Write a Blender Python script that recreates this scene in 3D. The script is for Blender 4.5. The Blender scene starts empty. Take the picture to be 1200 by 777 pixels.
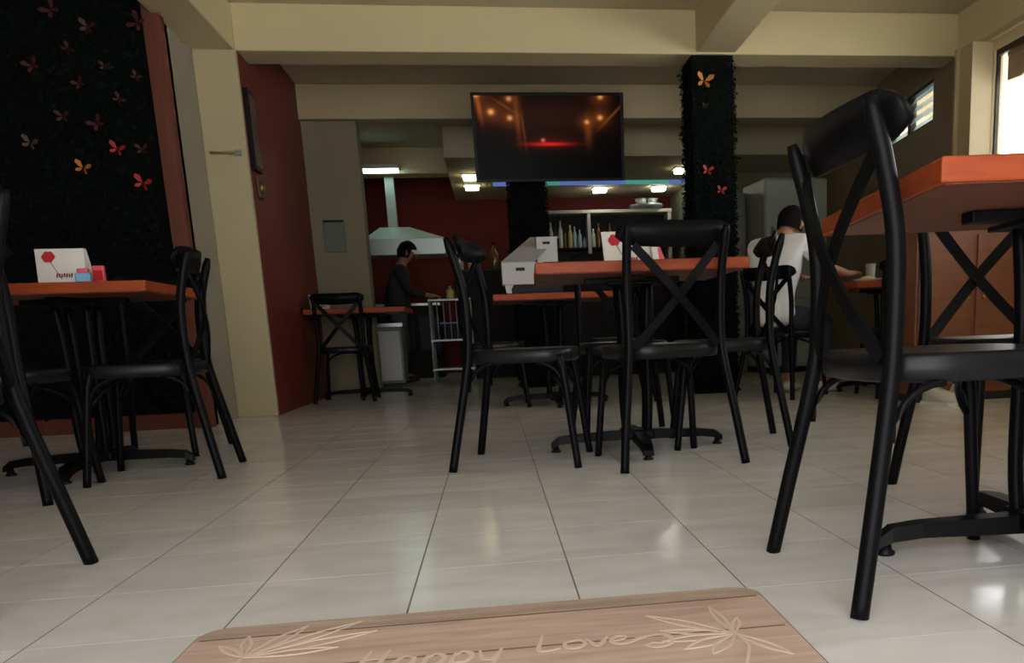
import bpy, bmesh, math, random
from mathutils import Vector, Matrix
random.seed(7)
SC = bpy.context.scene
COL = SC.collection
PI = math.pi

# ------------------------------------------------------------------ camera
T = 0.33                      # floor tile pitch
CAM_H = 1.5614 * T
F_PX, CX, CY = 1007.6, 736.96, 584.3
PITCH, YAW, ROLL = -0.1956, 0.1490, -0.0392
cp, sp, cyw, syw, cr, sr = math.cos(PITCH), math.sin(PITCH), math.cos(YAW), math.sin(YAW), math.cos(ROLL), math.sin(ROLL)
fwd = Vector((syw*cp, cyw*cp, sp)); rt = Vector((cyw, -syw, 0)); up = rt.cross(fwd)
r2 = rt*cr + up*sr; u2 = up*cr - rt*sr
cam = bpy.data.cameras.new('camera'); camo = bpy.data.objects.new('camera', cam); COL.objects.link(camo)
camo.matrix_world = Matrix(((r2.x, u2.x, -fwd.x, 0), (r2.y, u2.y, -fwd.y, 0), (r2.z, u2.z, -fwd.z, CAM_H), (0, 0, 0, 1)))
cam.sensor_fit = 'HORIZONTAL'; cam.sensor_width = 36
cam.lens = F_PX/1200*36
cam.shift_x = (600-CX)/1200; cam.shift_y = (CY-388.5)/1200
cam.clip_start = 0.02
SC.camera = camo

# ------------------------------------------------------------------ world, exposure
w = bpy.data.worlds.new('world'); SC.world = w; w.use_nodes = True
bg = w.node_tree.nodes['Background']; bg.inputs[0].default_value = (0.96, 0.97, 1.0, 1); bg.inputs[1].default_value = 6.0
SC.view_settings.view_transform = 'Standard'; SC.view_settings.look = 'None'
SC.view_settings.gamma = 1; SC.view_settings.use_curve_mapping = False
SC.view_settings.exposure = -0.28
SC.cycles.use_denoising = True
SC.cycles.max_bounces = 10; SC.cycles.diffuse_bounces = 6
SC.cycles.sample_clamp_indirect = 6

sun = bpy.data.lights.new('sun', 'SUN'); sun.energy = 45; sun.angle = 0.01; sun.color = (1.0, 0.98, 0.95)
suno = bpy.data.objects.new('sun', sun); COL.objects.link(suno); suno.rotation_euler = Vector((0.42, -0.22, -1)).to_track_quat('-Z', 'Y').to_euler()
def portal(name, loc, rot, sx, sy):
    l = bpy.data.lights.new(name, 'AREA'); l.shape = 'RECTANGLE'; l.size = sx; l.size_y = sy
    l.cycles.is_portal = True
    o = bpy.data.objects.new(name, l); COL.objects.link(o); o.location = loc; o.rotation_euler = rot
portal('entrance_daylight', (-0.2, -0.62, 1.1), (PI/2, 0, 0), 2.4, 2.2)
portal('window_daylight', (3.70, 2.85, 1.775), (0, PI/2, 0), 1.05, 6.2)

# ------------------------------------------------------------------ materials
MATS = {}
def mat(name, col, rough=0.5, metal=0.0, var=0.0, scale=8.0, bump=0.0, bscale=60.0, spec=0.5, emis=None, estr=0.0, stretch=None, alpha=None, trans=0.0):
    m = bpy.data.materials.new(name); m.use_nodes = True; nt = m.node_tree; b = nt.nodes['Principled BSDF']
    b.inputs['Roughness'].default_value = rough; b.inputs['Metallic'].default_value = metal
    b.inputs['Specular IOR Level'].default_value = spec
    b.inputs['Base Color'].default_value = (*col, 1)
    b.inputs['Transmission Weight'].default_value = trans
    if emis: b.inputs['Emission Color'].default_value = (*emis, 1); b.inputs['Emission Strength'].default_value = estr
    tc = nt.nodes.new('ShaderNodeTexCoord'); mp = nt.nodes.new('ShaderNodeMapping')
    nt.links.new(tc.outputs['Object'], mp.inputs[0])
    if stretch: mp.inputs['Scale'].default_value = stretch
    if var:
        n = nt.nodes.new('ShaderNodeTexNoise'); n.inputs['Scale'].default_value = scale; n.inputs['Detail'].default_value = 5
        nt.links.new(mp.outputs[0], n.inputs['Vector'])
        r = nt.nodes.new('ShaderNodeMix'); r.data_type = 'RGBA'
        r.inputs[6].default_value = (*[max(0, c*(1-var)) for c in col], 1); r.inputs[7].default_value = (*[min(1, c*(1+var)) for c in col], 1)
        nt.links.new(n.outputs['Fac'], r.inputs[0]); nt.links.new(r.outputs[2], b.inputs['Base Color'])
    if bump:
        n2 = nt.nodes.new('ShaderNodeTexNoise'); n2.inputs['Scale'].default_value = bscale
        nt.links.new(mp.outputs[0], n2.inputs['Vector'])
        bp = nt.nodes.new('ShaderNodeBump'); bp.inputs['Strength'].default_value = bump; bp.inputs['Distance'].default_value = 0.01
        nt.links.new(n2.outputs['Fac'], bp.inputs['Height']); nt.links.new(bp.outputs[0], b.inputs['Normal'])
    MATS[name] = m
    return m
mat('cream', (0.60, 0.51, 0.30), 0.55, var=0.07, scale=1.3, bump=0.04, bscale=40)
mat('ceiling', (0.50, 0.44, 0.29), 0.7, var=0.08, scale=1.0)
mat('maroon', (0.16, 0.026, 0.018), 0.5, var=0.15, scale=1.5, bump=0.05, spec=0.25)
mat('darkred', (0.15, 0.020, 0.016), 0.6, var=0.15, scale=1.5, spec=0.15)
mat('greywall', (0.20, 0.21, 0.15), 0.6, var=0.1, scale=1.5)
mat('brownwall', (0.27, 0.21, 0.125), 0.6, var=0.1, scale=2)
mat('grey_plaster', (0.30, 0.275, 0.21), 0.7, var=0.1, scale=2)
mat('olive', (0.20, 0.17, 0.10), 0.6, var=0.08, scale=1.5)  # pier cream with the weak rear light darkened into its colour
mat('pillar_paint', (0.47, 0.41, 0.245), 0.55, var=0.07, scale=1.3, bump=0.04, bscale=40)  # beam cream made darker, the pillar's dimmer light put into colour
mat('tan', (0.42, 0.34, 0.20), 0.6, var=0.08, scale=1.5)  # beam cream darkened to carry the light falloff at the rear
mat('grout', (0.16, 0.145, 0.12), 0.8)
mat('black_metal', (0.0035, 0.0035, 0.0042), 0.42, var=0.2, scale=30, spec=0.10)
mat('black_seat', (0.008, 0.008, 0.009), 0.33, var=0.2, scale=20, spec=0.22)
mat('black_plastic', (0.004, 0.004, 0.005), 0.45, spec=0.2)
mat('hedge_leaf', (0.0035, 0.007, 0.0045), 0.9, var=0.4, scale=20, spec=0.12)
mat('hedge_board', (0.003, 0.005, 0.004), 0.9, spec=0.1)
mat('red_paper', (0.42, 0.02, 0.015), 0.6, var=0.2, scale=30)
mat('dull_red_paper', (0.06, 0.006, 0.006), 0.7, var=0.2, scale=30)
mat('orange_paper', (0.55, 0.17, 0.015), 0.6, var=0.2, scale=30)
mat('pale_paper', (0.10, 0.06, 0.03), 0.7)
mat('strip_wood', (0.13, 0.03, 0.014), 0.6, var=0.4, scale=6, stretch=(6, 6, 0.6), bump=0.2)
mat('white', (0.75, 0.74, 0.70), 0.55)
mat('offwhite', (0.55, 0.55, 0.54), 0.6, var=0.05)
mat('grey_card', (0.36, 0.36, 0.36), 0.7, var=0.06)
mat('rose_red', (0.45, 0.01, 0.02), 0.6)
mat('print_brown', (0.22, 0.04, 0.03), 0.6)
mat('print_blue', (0.18, 0.42, 0.65), 0.5)
mat('print_pink', (0.75, 0.10, 0.12), 0.5)
mat('hood_steel', (0.62, 0.72, 0.68), 0.35, metal=0.35, var=0.1, scale=3)
mat('steel', (0.45, 0.47, 0.45), 0.3, metal=0.9)
mat('brass', (0.35, 0.24, 0.10), 0.4, metal=0.8)
mat('pale_metal', (0.55, 0.52, 0.45), 0.4)
mat('rack_metal', (0.40, 0.44, 0.40), 0.4, metal=0.3)
mat('dark_wood', (0.014, 0.009, 0.007), 0.55, var=0.3, scale=5, spec=0.15)
mat('cab_wood', (0.17, 0.055, 0.022), 0.45, var=0.3, scale=5, stretch=(1, 1, 6))
mat('shadow_black', (0.01, 0.01, 0.01), 0.6)
mat('skin', (0.36, 0.16, 0.10), 0.5)
mat('hair', (0.006, 0.0045, 0.004), 0.8, bump=0.4, bscale=80, spec=0.1)
mat('shirt_white', (0.86, 0.87, 0.88), 0.8, bump=0.15, bscale=14)
mat('shirt_black', (0.016, 0.016, 0.017), 0.8)
mat('trouser_dark', (0.02, 0.022, 0.03), 0.8)
mat('trouser_grey', (0.055, 0.055, 0.06), 0.8)
mat('shoe_white', (0.6, 0.58, 0.52), 0.6)
mat('frame_dark', (0.025, 0.02, 0.016), 0.5)
mat('blind', (0.22, 0.13, 0.07), 0.8, var=0.4, scale=10, stretch=(1, 1, 12))
mat('pavement', (0.54, 0.54, 0.53), 0.9, var=0.1)
mat('fridge', (0.30, 0.33, 0.29), 0.4)
mat('line_cream', (0.64, 0.52, 0.42), 0.9)
mat('mat_groove', (0.16, 0.085, 0.06), 0.9)
mat('picture', (0.08, 0.05, 0.045), 0.25, var=0.4, scale=6)
mat('plaque', (0.10, 0.12, 0.09), 0.5, var=0.1)
for nm, c in (('bottle_amber', (0.20, 0.09, 0.02)), ('bottle_clear', (0.55, 0.56, 0.5)), ('bottle_green', (0.12, 0.2, 0.08)), ('bottle_blue', (0.35, 0.55, 0.62)), ('bottle_yellow', (0.6, 0.5, 0.16))):
    mat(nm, c, 0.12, spec=0.8)
mat('cap_red', (0.4, 0.02, 0.02), 0.4)
mat('glass_dish', (0.6, 0.65, 0.62), 0.08, spec=0.9, trans=0.6)
mat('led_blue', (0.1, 0.2, 0.6), emis=(0.14, 0.24, 0.62), estr=0.6)
mat('led_green', (0.1, 0.5, 0.4), emis=(0.10, 0.42, 0.36), estr=0.55)
mat('downlight', (1, 1, 1), emis=(1.0, 0.93, 0.50), estr=9.0)
mat('downlight_cool', (1, 1, 1), emis=(1.0, 0.97, 0.85), estr=20.0)
mat('tube_light', (1, 1, 1), emis=(0.70, 1.0, 0.92), estr=9.0)

def floor_mat():
    m = bpy.data.materials.new('floor_tile'); m.use_nodes = True; nt = m.node_tree; b = nt.nodes['Principled BSDF']
    N = nt.nodes.new; L = nt.links.new
    geo = N('ShaderNodeNewGeometry')
    n = N('ShaderNodeTexNoise'); n.inputs['Scale'].default_value = 2.2; n.inputs['Detail'].default_value = 6; n.inputs['Distortion'].default_value = 1.5
    mp = N('ShaderNodeMapping'); mp.inputs['Rotation'].default_value = (0, 0, 0.5); mp.inputs['Scale'].default_value = (1, 2.6, 1)
    L(geo.outputs['Position'], mp.inputs[0]); L(mp.outputs[0], n.inputs['Vector'])
    rmp = N('ShaderNodeValToRGB'); rmp.color_ramp.elements[0].position = 0.3; rmp.color_ramp.elements[0].color = (0.69, 0.69, 0.675, 1)
    rmp.color_ramp.elements[1].position = 0.62; rmp.color_ramp.elements[1].color = (0.80, 0.805, 0.80, 1)
    L(n.outputs['Fac'], rmp.inputs[0])
    oi = N('ShaderNodeObjectInfo'); hs = N('ShaderNodeHueSaturation')
    mr = N('ShaderNodeMapRange'); mr.inputs[3].default_value = 0.95; mr.inputs[4].default_value = 1.04
    L(oi.outputs['Random'], mr.inputs[0]); L(mr.outputs[0], hs.inputs['Value']); L(rmp.outputs[0], hs.inputs['Color']); L(hs.outputs[0], b.inputs['Base Color'])
    n2 = N('ShaderNodeTexNoise'); n2.inputs['Scale'].default_value = 5; L(geo.outputs['Position'], n2.inputs['Vector'])
    m2 = N('ShaderNodeMapRange'); m2.inputs[3].default_value = 0.10; m2.inputs[4].default_value = 0.24; L(n2.outputs['Fac'], m2.inputs[0]); L(m2.outputs[0], b.inputs['Roughness'])
    MATS['floor_tile'] = m
floor_mat()
def wood_mat(name, c1, c2, rough=0.3, axis=(2, 14, 14)):
    m = bpy.data.materials.new(name); m.use_nodes = True; nt = m.node_tree; b = nt.nodes['Principled BSDF']
    N = nt.nodes.new; L = nt.links.new
    tc = N('ShaderNodeTexCoord'); mp = N('ShaderNodeMapping'); mp.inputs['Scale'].default_value = axis
    n = N('ShaderNodeTexNoise'); n.inputs['Scale'].default_value = 3; n.inputs['Detail'].default_value = 6; n.inputs['Distortion'].default_value = 0.6
    L(tc.outputs['Object'], mp.inputs[0]); L(mp.outputs[0], n.inputs['Vector'])
    r = N('ShaderNodeValToRGB'); r.color_ramp.elements[0].position = 0.3; r.color_ramp.elements[0].color = (*c1, 1); r.color_ramp.elements[1].position = 0.7; r.color_ramp.elements[1].color = (*c2, 1)
    L(n.outputs['Fac'], r.inputs[0]); L(r.outputs[0], b.inputs['Base Color']); b.inputs['Roughness'].default_value = rough
    MATS[name] = m
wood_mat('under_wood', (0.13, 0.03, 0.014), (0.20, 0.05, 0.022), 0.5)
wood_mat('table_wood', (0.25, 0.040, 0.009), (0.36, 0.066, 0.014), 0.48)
MATS['table_wood'].node_tree.nodes['Principled BSDF'].inputs['Specular IOR Level'].default_value = 0.25
wood_mat('mat_plank_dark', (0.33, 0.235, 0.18), (0.50, 0.38, 0.31), 0.9, (1.5, 12, 12))
wood_mat('mat_plank', (0.44, 0.30, 0.235), (0.60, 0.45, 0.37), 0.9, (1.5, 12, 12))

def screen_mat():
    m = bpy.data.materials.new('tv_picture'); m.use_nodes = True; nt = m.node_tree; b = nt.nodes['Principled BSDF']
    N = nt.nodes.new; L = nt.links.new
    tc = N('ShaderNodeTexCoord'); sep = N('ShaderNodeSeparateXYZ'); L(tc.outputs['Object'], sep.inputs[0])
    def math_(op, a, bb=None):
        q = N('ShaderNodeMath'); q.operation = op
        for k, v in enumerate((a, bb)):
            if v is None: continue
            if isinstance(v, (int, float)): q.inputs[k].default_value = v
            else: L(v, q.inputs[k])
        return q.outputs[0]
    X, Zc = sep.outputs[0], sep.outputs[2]
    total = None
    def add(val, col):
        nonlocal total
        s = N('ShaderNodeVectorMath'); s.operation = 'SCALE'; s.inputs[0].default_value = col; L(val, s.inputs['Scale'])
        if total is None: total = s.outputs[0]
        else:
            a = N('ShaderNodeVectorMath'); a.operation = 'ADD'; L(total, a.inputs[0]); L(s.outputs[0], a.inputs[1]); total = a.outputs[0]
    def gauss(x, z, sx, sz, ang=0.0):
        dx = math_('SUBTRACT', X, x); dz = math_('SUBTRACT', Zc, z)
        if ang:
            c, s = math.cos(ang), math.sin(ang)
            a = math_('ADD', math_('MULTIPLY', dx, c), math_('MULTIPLY', dz, s)); d = math_('SUBTRACT', math_('MULTIPLY', dz, c), math_('MULTIPLY', dx, s))
            dx, dz = a, d
        e = math_('ADD', math_('POWER', math_('ABSOLUTE', math_('DIVIDE', dx, sx)), 2), math_('POWER', math_('ABSOLUTE', math_('DIVIDE', dz, sz)), 2))
        return math_('POWER', 2.718, math_('MULTIPLY', e, -1))
    W, H = 1.26, 0.69
    def P(u, v): return ((u-0.5)*W, (0.5-v)*H)      # u, v across the screen from its top left
    for u, v, s, a in ((0.015, 0.0, 0.035, 1.0), (0.11, 0.20, 0.035, 1.0), (0.235, 0.05, 0.030, 0.7), (0.235, 0.27, 0.030, 0.85), (0.86, 0.03, 0.030, 0.8), (0.855, 0.27, 0.030, 0.9), (0.762, 0.32, 0.026, 0.85)):
        x, z = P(u, v)
        add(gauss(x, z, s*0.7, s*0.6), (1.0*a, 0.42*a, 0.10*a)); add(gauss(x, z, s*2.6, s*2.2), (0.13*a, 0.03*a, 0.006*a))
    x, z = P(0.03, 0.14); add(gauss(x, z, 0.02, 0.10, 0.15), (0.30, 0.07, 0.015))
    x, z = P(0.285, 0.25); add(gauss(x, z, 0.022, 0.17, 0.06), (0.15, 0.035, 0.007))
    x, z = P(0.325, 0.40); add(gauss(x, z, 0.010, 0.14, 0.10), (0.12, 0.026, 0.006))
    x, z = P(0.20, 0.13); add(gauss(x, z, 0.10, 0.008, -0.55), (0.13, 0.035, 0.008))
    x, z = P(0.94, 0.24); add(gauss(x, z, 0.14, 0.010, 0.75), (0.17, 0.045, 0.01))
    x, z = P(0.77, 0.42); add(gauss(x, z, 0.03, 0.10), (0.12, 0.03, 0.006))
    x, z = P(0.52, 0.25); add(gauss(x, z, 0.55, 0.17), (0.024, 0.006, 0.003))
    x, z = P(0.50, 0.575); add(gauss(x, z, 0.15, 0.013), (0.85, 0.015, 0.01)); add(gauss(x, z+0.01, 0.20, 0.05), (0.06, 0.003, 0.002))
    x, z = P(0.455, 0.53); add(gauss(x, z, 0.016, 0.014), (0.75, 0.15, 0.12))
    x, z = P(0.5, 0.8); add(gauss(x, z, 0.7, 0.3), (0.0008, 0.0004, 0.0004))
    L(total, b.inputs['Emission Color']); b.inputs['Emission Strength'].default_value = 0.9
    b.inputs['Base Color'].default_value = (0.002, 0.002, 0.002, 1); b.inputs['Roughness'].default_value = 0.3; b.inputs['Specular IOR Level'].default_value = 0.04
    MATS['tv_picture'] = m
screen_mat()

# ------------------------------------------------------------------ mesh helpers
class MB:
    def __init__(s): s.v = []; s.f = []; s.sm = []
    def add(s, vs, fs, smooth=False):
        o = len(s.v); s.v += [tuple(v) for v in vs]; s.f += [tuple(i+o for i in f) for f in fs]; s.sm += [smooth]*len(fs); return s
    def box(s, x0, x1, y0, y1, z0, z1, b=0.0):
        if b <= 0:
            vs = [(x, y, z) for z in (z0, z1) for y in (y0, y1) for x in (x0, x1)]
            return s.add(vs, [(0, 2, 3, 1), (4, 5, 7, 6), (0, 1, 5, 4), (2, 6, 7, 3), (0, 4, 6, 2), (1, 3, 7, 5)])
        bm = bmesh.new(); bmesh.ops.create_cube(bm, size=1)
        for v in bm.verts: v.co = Vector(((x0+x1)/2+v.co.x*(x1-x0), (y0+y1)/2+v.co.y*(y1-y0), (z0+z1)/2+v.co.z*(z1-z0)))
        bmesh.ops.bevel(bm, geom=bm.edges[:], offset=b, segments=2, affect='EDGES', profile=0.5)
        bm.verts.index_update()
        s.add([v.co[:] for v in bm.verts], [[v.index for v in f.verts] for f in bm.faces]); bm.free(); return s
    def sweep(s, pts, rad, n=10, sec=None, smooth=True, upv=(0, 0, 1), close=False):
        """tube along pts; rad scalar or list; sec: list of (a, b) section multipliers, else circle"""
        pts = [Vector(p) for p in pts]; k = len(pts)
        if not hasattr(rad, '__len__'): rad = [rad]*k
        sec = sec or [(math.cos(2*PI*i/n), math.sin(2*PI*i/n)) for i in range(n)]
        n = len(sec); vs = []
        for i, p in enumerate(pts):
            if close: t = (pts[(i+1) % k]-pts[i-1]).normalized()
            else: t = (pts[min(i+1, k-1)]-pts[max(i-1, 0)]).normalized()
            uu = Vector(upv)
            if abs(t.dot(uu)) > 0.97: uu = Vector((0, 1, 0)) if abs(t.y) < 0.9 else Vector((1, 0, 0))
            a = t.cross(uu).normalized(); b = a.cross(t)
            for c, d in sec: vs.append(p + a*c*rad[i] + b*d*rad[i])
        fs = []
        for i in range(k if close else k-1):
            j = (i+1) % k
            for q in range(n): fs.append((i*n+q, i*n+(q+1) % n, j*n+(q+1) % n, j*n+q))
        if not close: fs += [tuple(range(n-1, -1, -1)), tuple((k-1)*n+q for q in range(n))]
        return s.add(vs, fs, smooth)
    def lathe(s, prof, c=(0, 0, 0), n=16, smooth=True):
        vs = []; fs = []
        for r, z in prof:
            for i in range(n): vs.append((c[0]+r*math.cos(2*PI*i/n), c[1]+r*math.sin(2*PI*i/n), c[2]+z))
        for j in range(len(prof)-1):
            for i in range(n): fs.append((j*n+i, j*n+(i+1) % n, (j+1)*n+(i+1) % n, (j+1)*n+i))
        fs += [tuple(range(n-1, -1, -1)), tuple((len(prof)-1)*n+i for i in range(n))]
        return s.add(vs, fs, smooth)
    def prism(s, poly, z0, z1):
        n = len(poly); vs = [(x, y, z0) for x, y in poly]+[(x, y, z1) for x, y in poly]
        fs = [tuple(range(n-1, -1, -1)), tuple(range(n, 2*n))]+[(i, (i+1) % n, n+(i+1) % n, n+i) for i in range(n)]
        return s.add(vs, fs)
    def xf(s, M):
        s.v = [tuple(M @ Vector(v)) for v in s.v]; return s
    def mesh(s, name):
        m = bpy.data.meshes.new(name); m.from_pydata(s.v, [], s.f); m.polygons.foreach_set('use_smooth', s.sm); m.update()
        bm = bmesh.new(); bm.from_mesh(m); bmesh.ops.recalc_face_normals(bm, faces=bm.faces); bm.to_mesh(m); bm.free()
        return m
    def build(s, name, material, parent=None, label=None):
        m = s.mesh(name); m.materials.append(MATS[material])
        o = bpy.data.objects.new(name, m); COL.objects.link(o)
        if parent: o.parent = parent
        if label: o['label'] = label
        return o
def tag(o, label=None, cat=None, group=None, kind=None):
    if label: o['label'] = label
    if cat: o['category'] = cat
    if group: o['group'] = group
    if kind: o['kind'] = kind
    return o
def empty(name, loc, rz=0, label=None, cat=None, group=None):
    o = bpy.data.objects.new(name, None); COL.objects.link(o); o.location = loc; o.rotation_euler = (0, 0, rz); o.empty_display_size = 0.1
    return tag(o, label, cat, group)
def copy_tree(o, parent=None):
    c = o.copy(); COL.objects.link(c); c.parent = parent
    for ch in o.children: copy_tree(ch, c)
    return c
def struct(o): o['kind'] = 'structure'; return o
def bez(pts, n=8):
    """Catmull-Rom through points"""
    pts = [Vector(p) for p in pts]; out = []
    for i in range(len(pts)-1):
        p0, p1, p2, p3 = pts[max(i-1, 0)], pts[i], pts[i+1], pts[min(i+2, len(pts)-1)]
        for k in range(n):
            t = k/n
            out.append(0.5*((2*p1)+(p2-p0)*t+(2*p0-5*p1+4*p2-p3)*t*t+(-p0+3*p1-3*p2+p3)*t**3))
    out.append(pts[-1]); return out

# ------------------------------------------------------------------ floor with tiles
fl = struct(MB().box(-4.6, 5.2, -0.7, 13.2, -0.12, -0.0006).build('floor', 'grout'))
fl['label'] = 'pale glossy tiled floor with dark grout lines'
g = 0.0036; gy = 0.0018
tile = MB().box(g/2, T-g/2, gy/2, T-gy/2, -0.01, 0.0).mesh('tile'); tile.materials.append(MATS['floor_tile'])
X0, Y0 = 2.5856, 3.8082
cells = []
for i in range(-11, 26):
    for j in range(-6, 37):
        x, y = (i-X0)*T, (j+Y0)*T
        if x < -4.6 or x > 4.6 or y < -0.6 or y > 12.6: continue
        vis = y > 0.75 and abs(x-0.13*y) < 0.66*y+0.4 and y < 6.2 and -3.8 < x < 3.5
        cells.append(((0 if vis else 50)+math.hypot(x, y), x, y, vis))
cells.sort()
near = [c for c in cells if c[3]][:298]; nearset = {(c[1], c[2]) for c in near}
for k, (d, x, y, v) in enumerate(near):
    o = bpy.data.objects.new('tile', tile); COL.objects.link(o); o.location = (x, y, 0); o.parent = fl
far = MB()
for d, x, y, v in cells:
    if (x, y) not in nearset: far.box(x+g/2, x+T-g/2, y+gy/2, y+T-gy/2, -0.01, 0.0)
tag(far.build('distant_tiles', 'floor_tile', fl), kind='stuff')

# ------------------------------------------------------------------ shell
CZ = 2.70; BZ = 2.408
c_ = struct(MB().box(-4.6, 5.2, -0.7, 13.2, CZ, CZ+0.15).build('ceiling', 'ceiling')); c_['label'] = 'flat cream painted ceiling slab between beams'
def st(name, m, material, label):
    o = struct(m.build(name, material)); o['label'] = label; return o
st('trim_1', MB().box(-1.54, 3.75, 6.45, 6.75, BZ, CZ, 0.008), 'cream', 'cream cross beam above the green column')
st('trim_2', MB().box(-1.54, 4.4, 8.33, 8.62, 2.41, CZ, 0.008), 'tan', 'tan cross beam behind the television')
st('trim_3', MB().box(-1.82, -1.54, -0.7, 6.72, BZ, CZ, 0.008), 'cream', 'long cream beam above the left column')
st('trim_4', MB().box(1.575, 1.865, -0.7, 6.45, BZ+0.012, CZ, 0.008), 'cream', 'long cream beam running to the green column')
st('trim_5', MB().box(-1.54, -0.35, 11.0, 11.3, 2.41, CZ), 'cream', 'cream beam over the kitchen')
st('trim_6', MB().box(-0.35, 4.4, 9.5, 12.5, 2.30, CZ), 'ceiling', 'lowered ceiling soffit over the bar')
# walls
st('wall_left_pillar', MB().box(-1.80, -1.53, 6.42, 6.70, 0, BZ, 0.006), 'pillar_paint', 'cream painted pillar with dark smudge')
st('wall_left_return', MB().box(-1.86, -1.80, 5.82, 6.70, 0, CZ), 'grey_plaster', 'short grey return wall beside the hedge panel')
st('wall_left_red', MB().box(-1.66, -1.527, 6.46, 8.42, 0, BZ).box(-1.66, -1.527, 6.75, 8.33, BZ, CZ), 'maroon', 'maroon painted side wall beyond the pillar')
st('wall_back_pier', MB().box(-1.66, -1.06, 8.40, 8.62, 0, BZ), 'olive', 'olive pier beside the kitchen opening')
st('wall_kitchen_left', MB().box(-1.80, -1.68, 8.42, 12.5, 0, CZ), 'darkred', 'dark red kitchen side wall')
st('wall_back', MB().box(-1.8, 2.62, 12.4, 12.6, 0, CZ), 'darkred', 'dark red wall behind the bar')
st('wall_back_grey', MB().box(2.62, 5.0, 10.6, 10.75, 0, CZ), 'greywall', 'grey green wall at the back right')
st('wall_bar_side', MB().box(2.62, 2.74, 10.75, 12.5, 0, CZ), 'greywall', 'grey green wall at the end of the bar')
st('wall_far_left', MB().box(-4.6, -4.45, -0.7, 6.0, 0, CZ), 'maroon', 'maroon wall on the far left')
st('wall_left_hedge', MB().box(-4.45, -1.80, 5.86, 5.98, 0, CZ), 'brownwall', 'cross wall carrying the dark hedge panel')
# entrance wall behind the camera: doorway from x -0.6 to 0.9
st('wall_entrance', MB().box(-4.6, -1.4, -0.72, -0.60, 0, CZ).box(1.0, 3.75, -0.72, -0.60, 0, CZ).box(-1.4, 1.0, -0.72, -0.60, 2.2, CZ), 'cream', 'entrance wall with an open doorway')
# right wall with a long window opening
WY0, WY1, WZ0, WZ1 = -0.25, 5.95, 1.25, 2.30
rw = st('wall_right', MB().box(3.57, 3.64, -0.7, WY0, 0, CZ).box(3.57, 3.64, WY1, 6.45, 0, CZ).box(3.57, 3.64, WY0, WY1, 0, WZ0).box(3.57, 3.64, WY0, WY1, WZ1, CZ), 'cream', 'cream right wall around the long window')
st('trim_7', MB().box(3.41, 3.57, 5.955, 6.12, 0, 2.36, 0.004).box(3.385, 3.57, 6.12, 6.15, 0, 2.36, 0.004).box(3.52, 3.57, -0.6, 6.15, 2.36, 2.40, 0.004), 'tan', 'cream window jamb post with a moulding above')  # cream jamb in a darkened colour that offsets strong window light
wn = struct(empty('window_1', (3.60, 4.35, WZ0))); wn['label'] = 'long bright window in the right wall'
fr = MB()
for a, b in ((WY0, WY0+0.04), (1.80, 1.84), (3.88, 3.92), (WY1-0.018, WY1)): fr.box(-0.012, 0.012, a-4.35, b-4.35, 0, WZ1-WZ0)
fr.box(-0.012, 0.012, WY0-4.35, WY1-4.35, 0, 0.035); fr.box(-0.012, 0.012, WY0-4.35, WY1-4.35, WZ1-WZ0-0.04, WZ1-WZ0)
fr.build('window_frame', 'frame_dark', wn)
MB().box(-0.06, -0.013, WY0-4.35, WY1-4.35, -0.03, 0.0, 0.005).build('window_sill', 'pale_metal', wn)
# glass
gm = bpy.data.materials.new('pane_glass'); gm.use_nodes = True; nt = gm.node_tree
for nn in list(nt.nodes): nt.nodes.remove(nn)
o_ = nt.nodes.new('ShaderNodeOutputMaterial'); mx = nt.nodes.new('ShaderNodeMixShader'); tr = nt.nodes.new('ShaderNodeBsdfTransparent'); gl = nt.nodes.new('ShaderNodeBsdfGlossy')
gl.inputs['Roughness'].default_value = 0.02; mx.inputs[0].default_value = 0.06
nt.links.new(tr.outputs[0], mx.inputs[1]); nt.links.new(gl.outputs[0], mx.inputs[2]); nt.links.new(mx.outputs[0], o_.inputs[0]); MATS['pane_glass'] = gm
for a, b in ((WY0+0.04, 1.80), (1.84, 3.88), (3.92, WY1-0.018)): MB().box(-0.004, 0.004, a-4.35, b-4.35, 0.035, WZ1-WZ0-0.04).build('pane', 'pane_glass', wn)
# rolled blind in the window head, ragged lower edge
bl = MB(); random.seed(3)
ys = [WY0+0.05+(WY1-WY0-0.1)*i/40 for i in range(41)]
dr = [0.13+0.05*math.sin(i*0.7)**2+random.uniform(0, 0.02) for i in range(41)]; dr[-1] = 0.19; dr[-2] = 0.20; dr[-3] = 0.15
for i in range(40):
    bl.add([(3.646, ys[i], 2.285), (3.646, ys[i+1], 2.285), (3.646, ys[i+1], 2.285-dr[i+1]), (3.646, ys[i], 2.285-dr[i]), (3.658, ys[i], 2.285), (3.658, ys[i+1], 2.285), (3.658, ys[i+1], 2.285-dr[i+1]), (3.658, ys[i], 2.285-dr[i])],
           [(0, 1, 2, 3), (7, 6, 5, 4), (3, 2, 6, 7), (0, 4, 5, 1)])
bo = empty('window_blind', (0, 0, 0), 0, 'brown woven roller blind with a ragged hem in the right window', 'blind')
bl.build('woven_shade', 'blind', bo); MB().sweep([(3.665, WY0+0.05, 2.265), (3.665, WY1-0.05, 2.265)], 0.028).build('roll', 'blind', bo)
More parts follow.
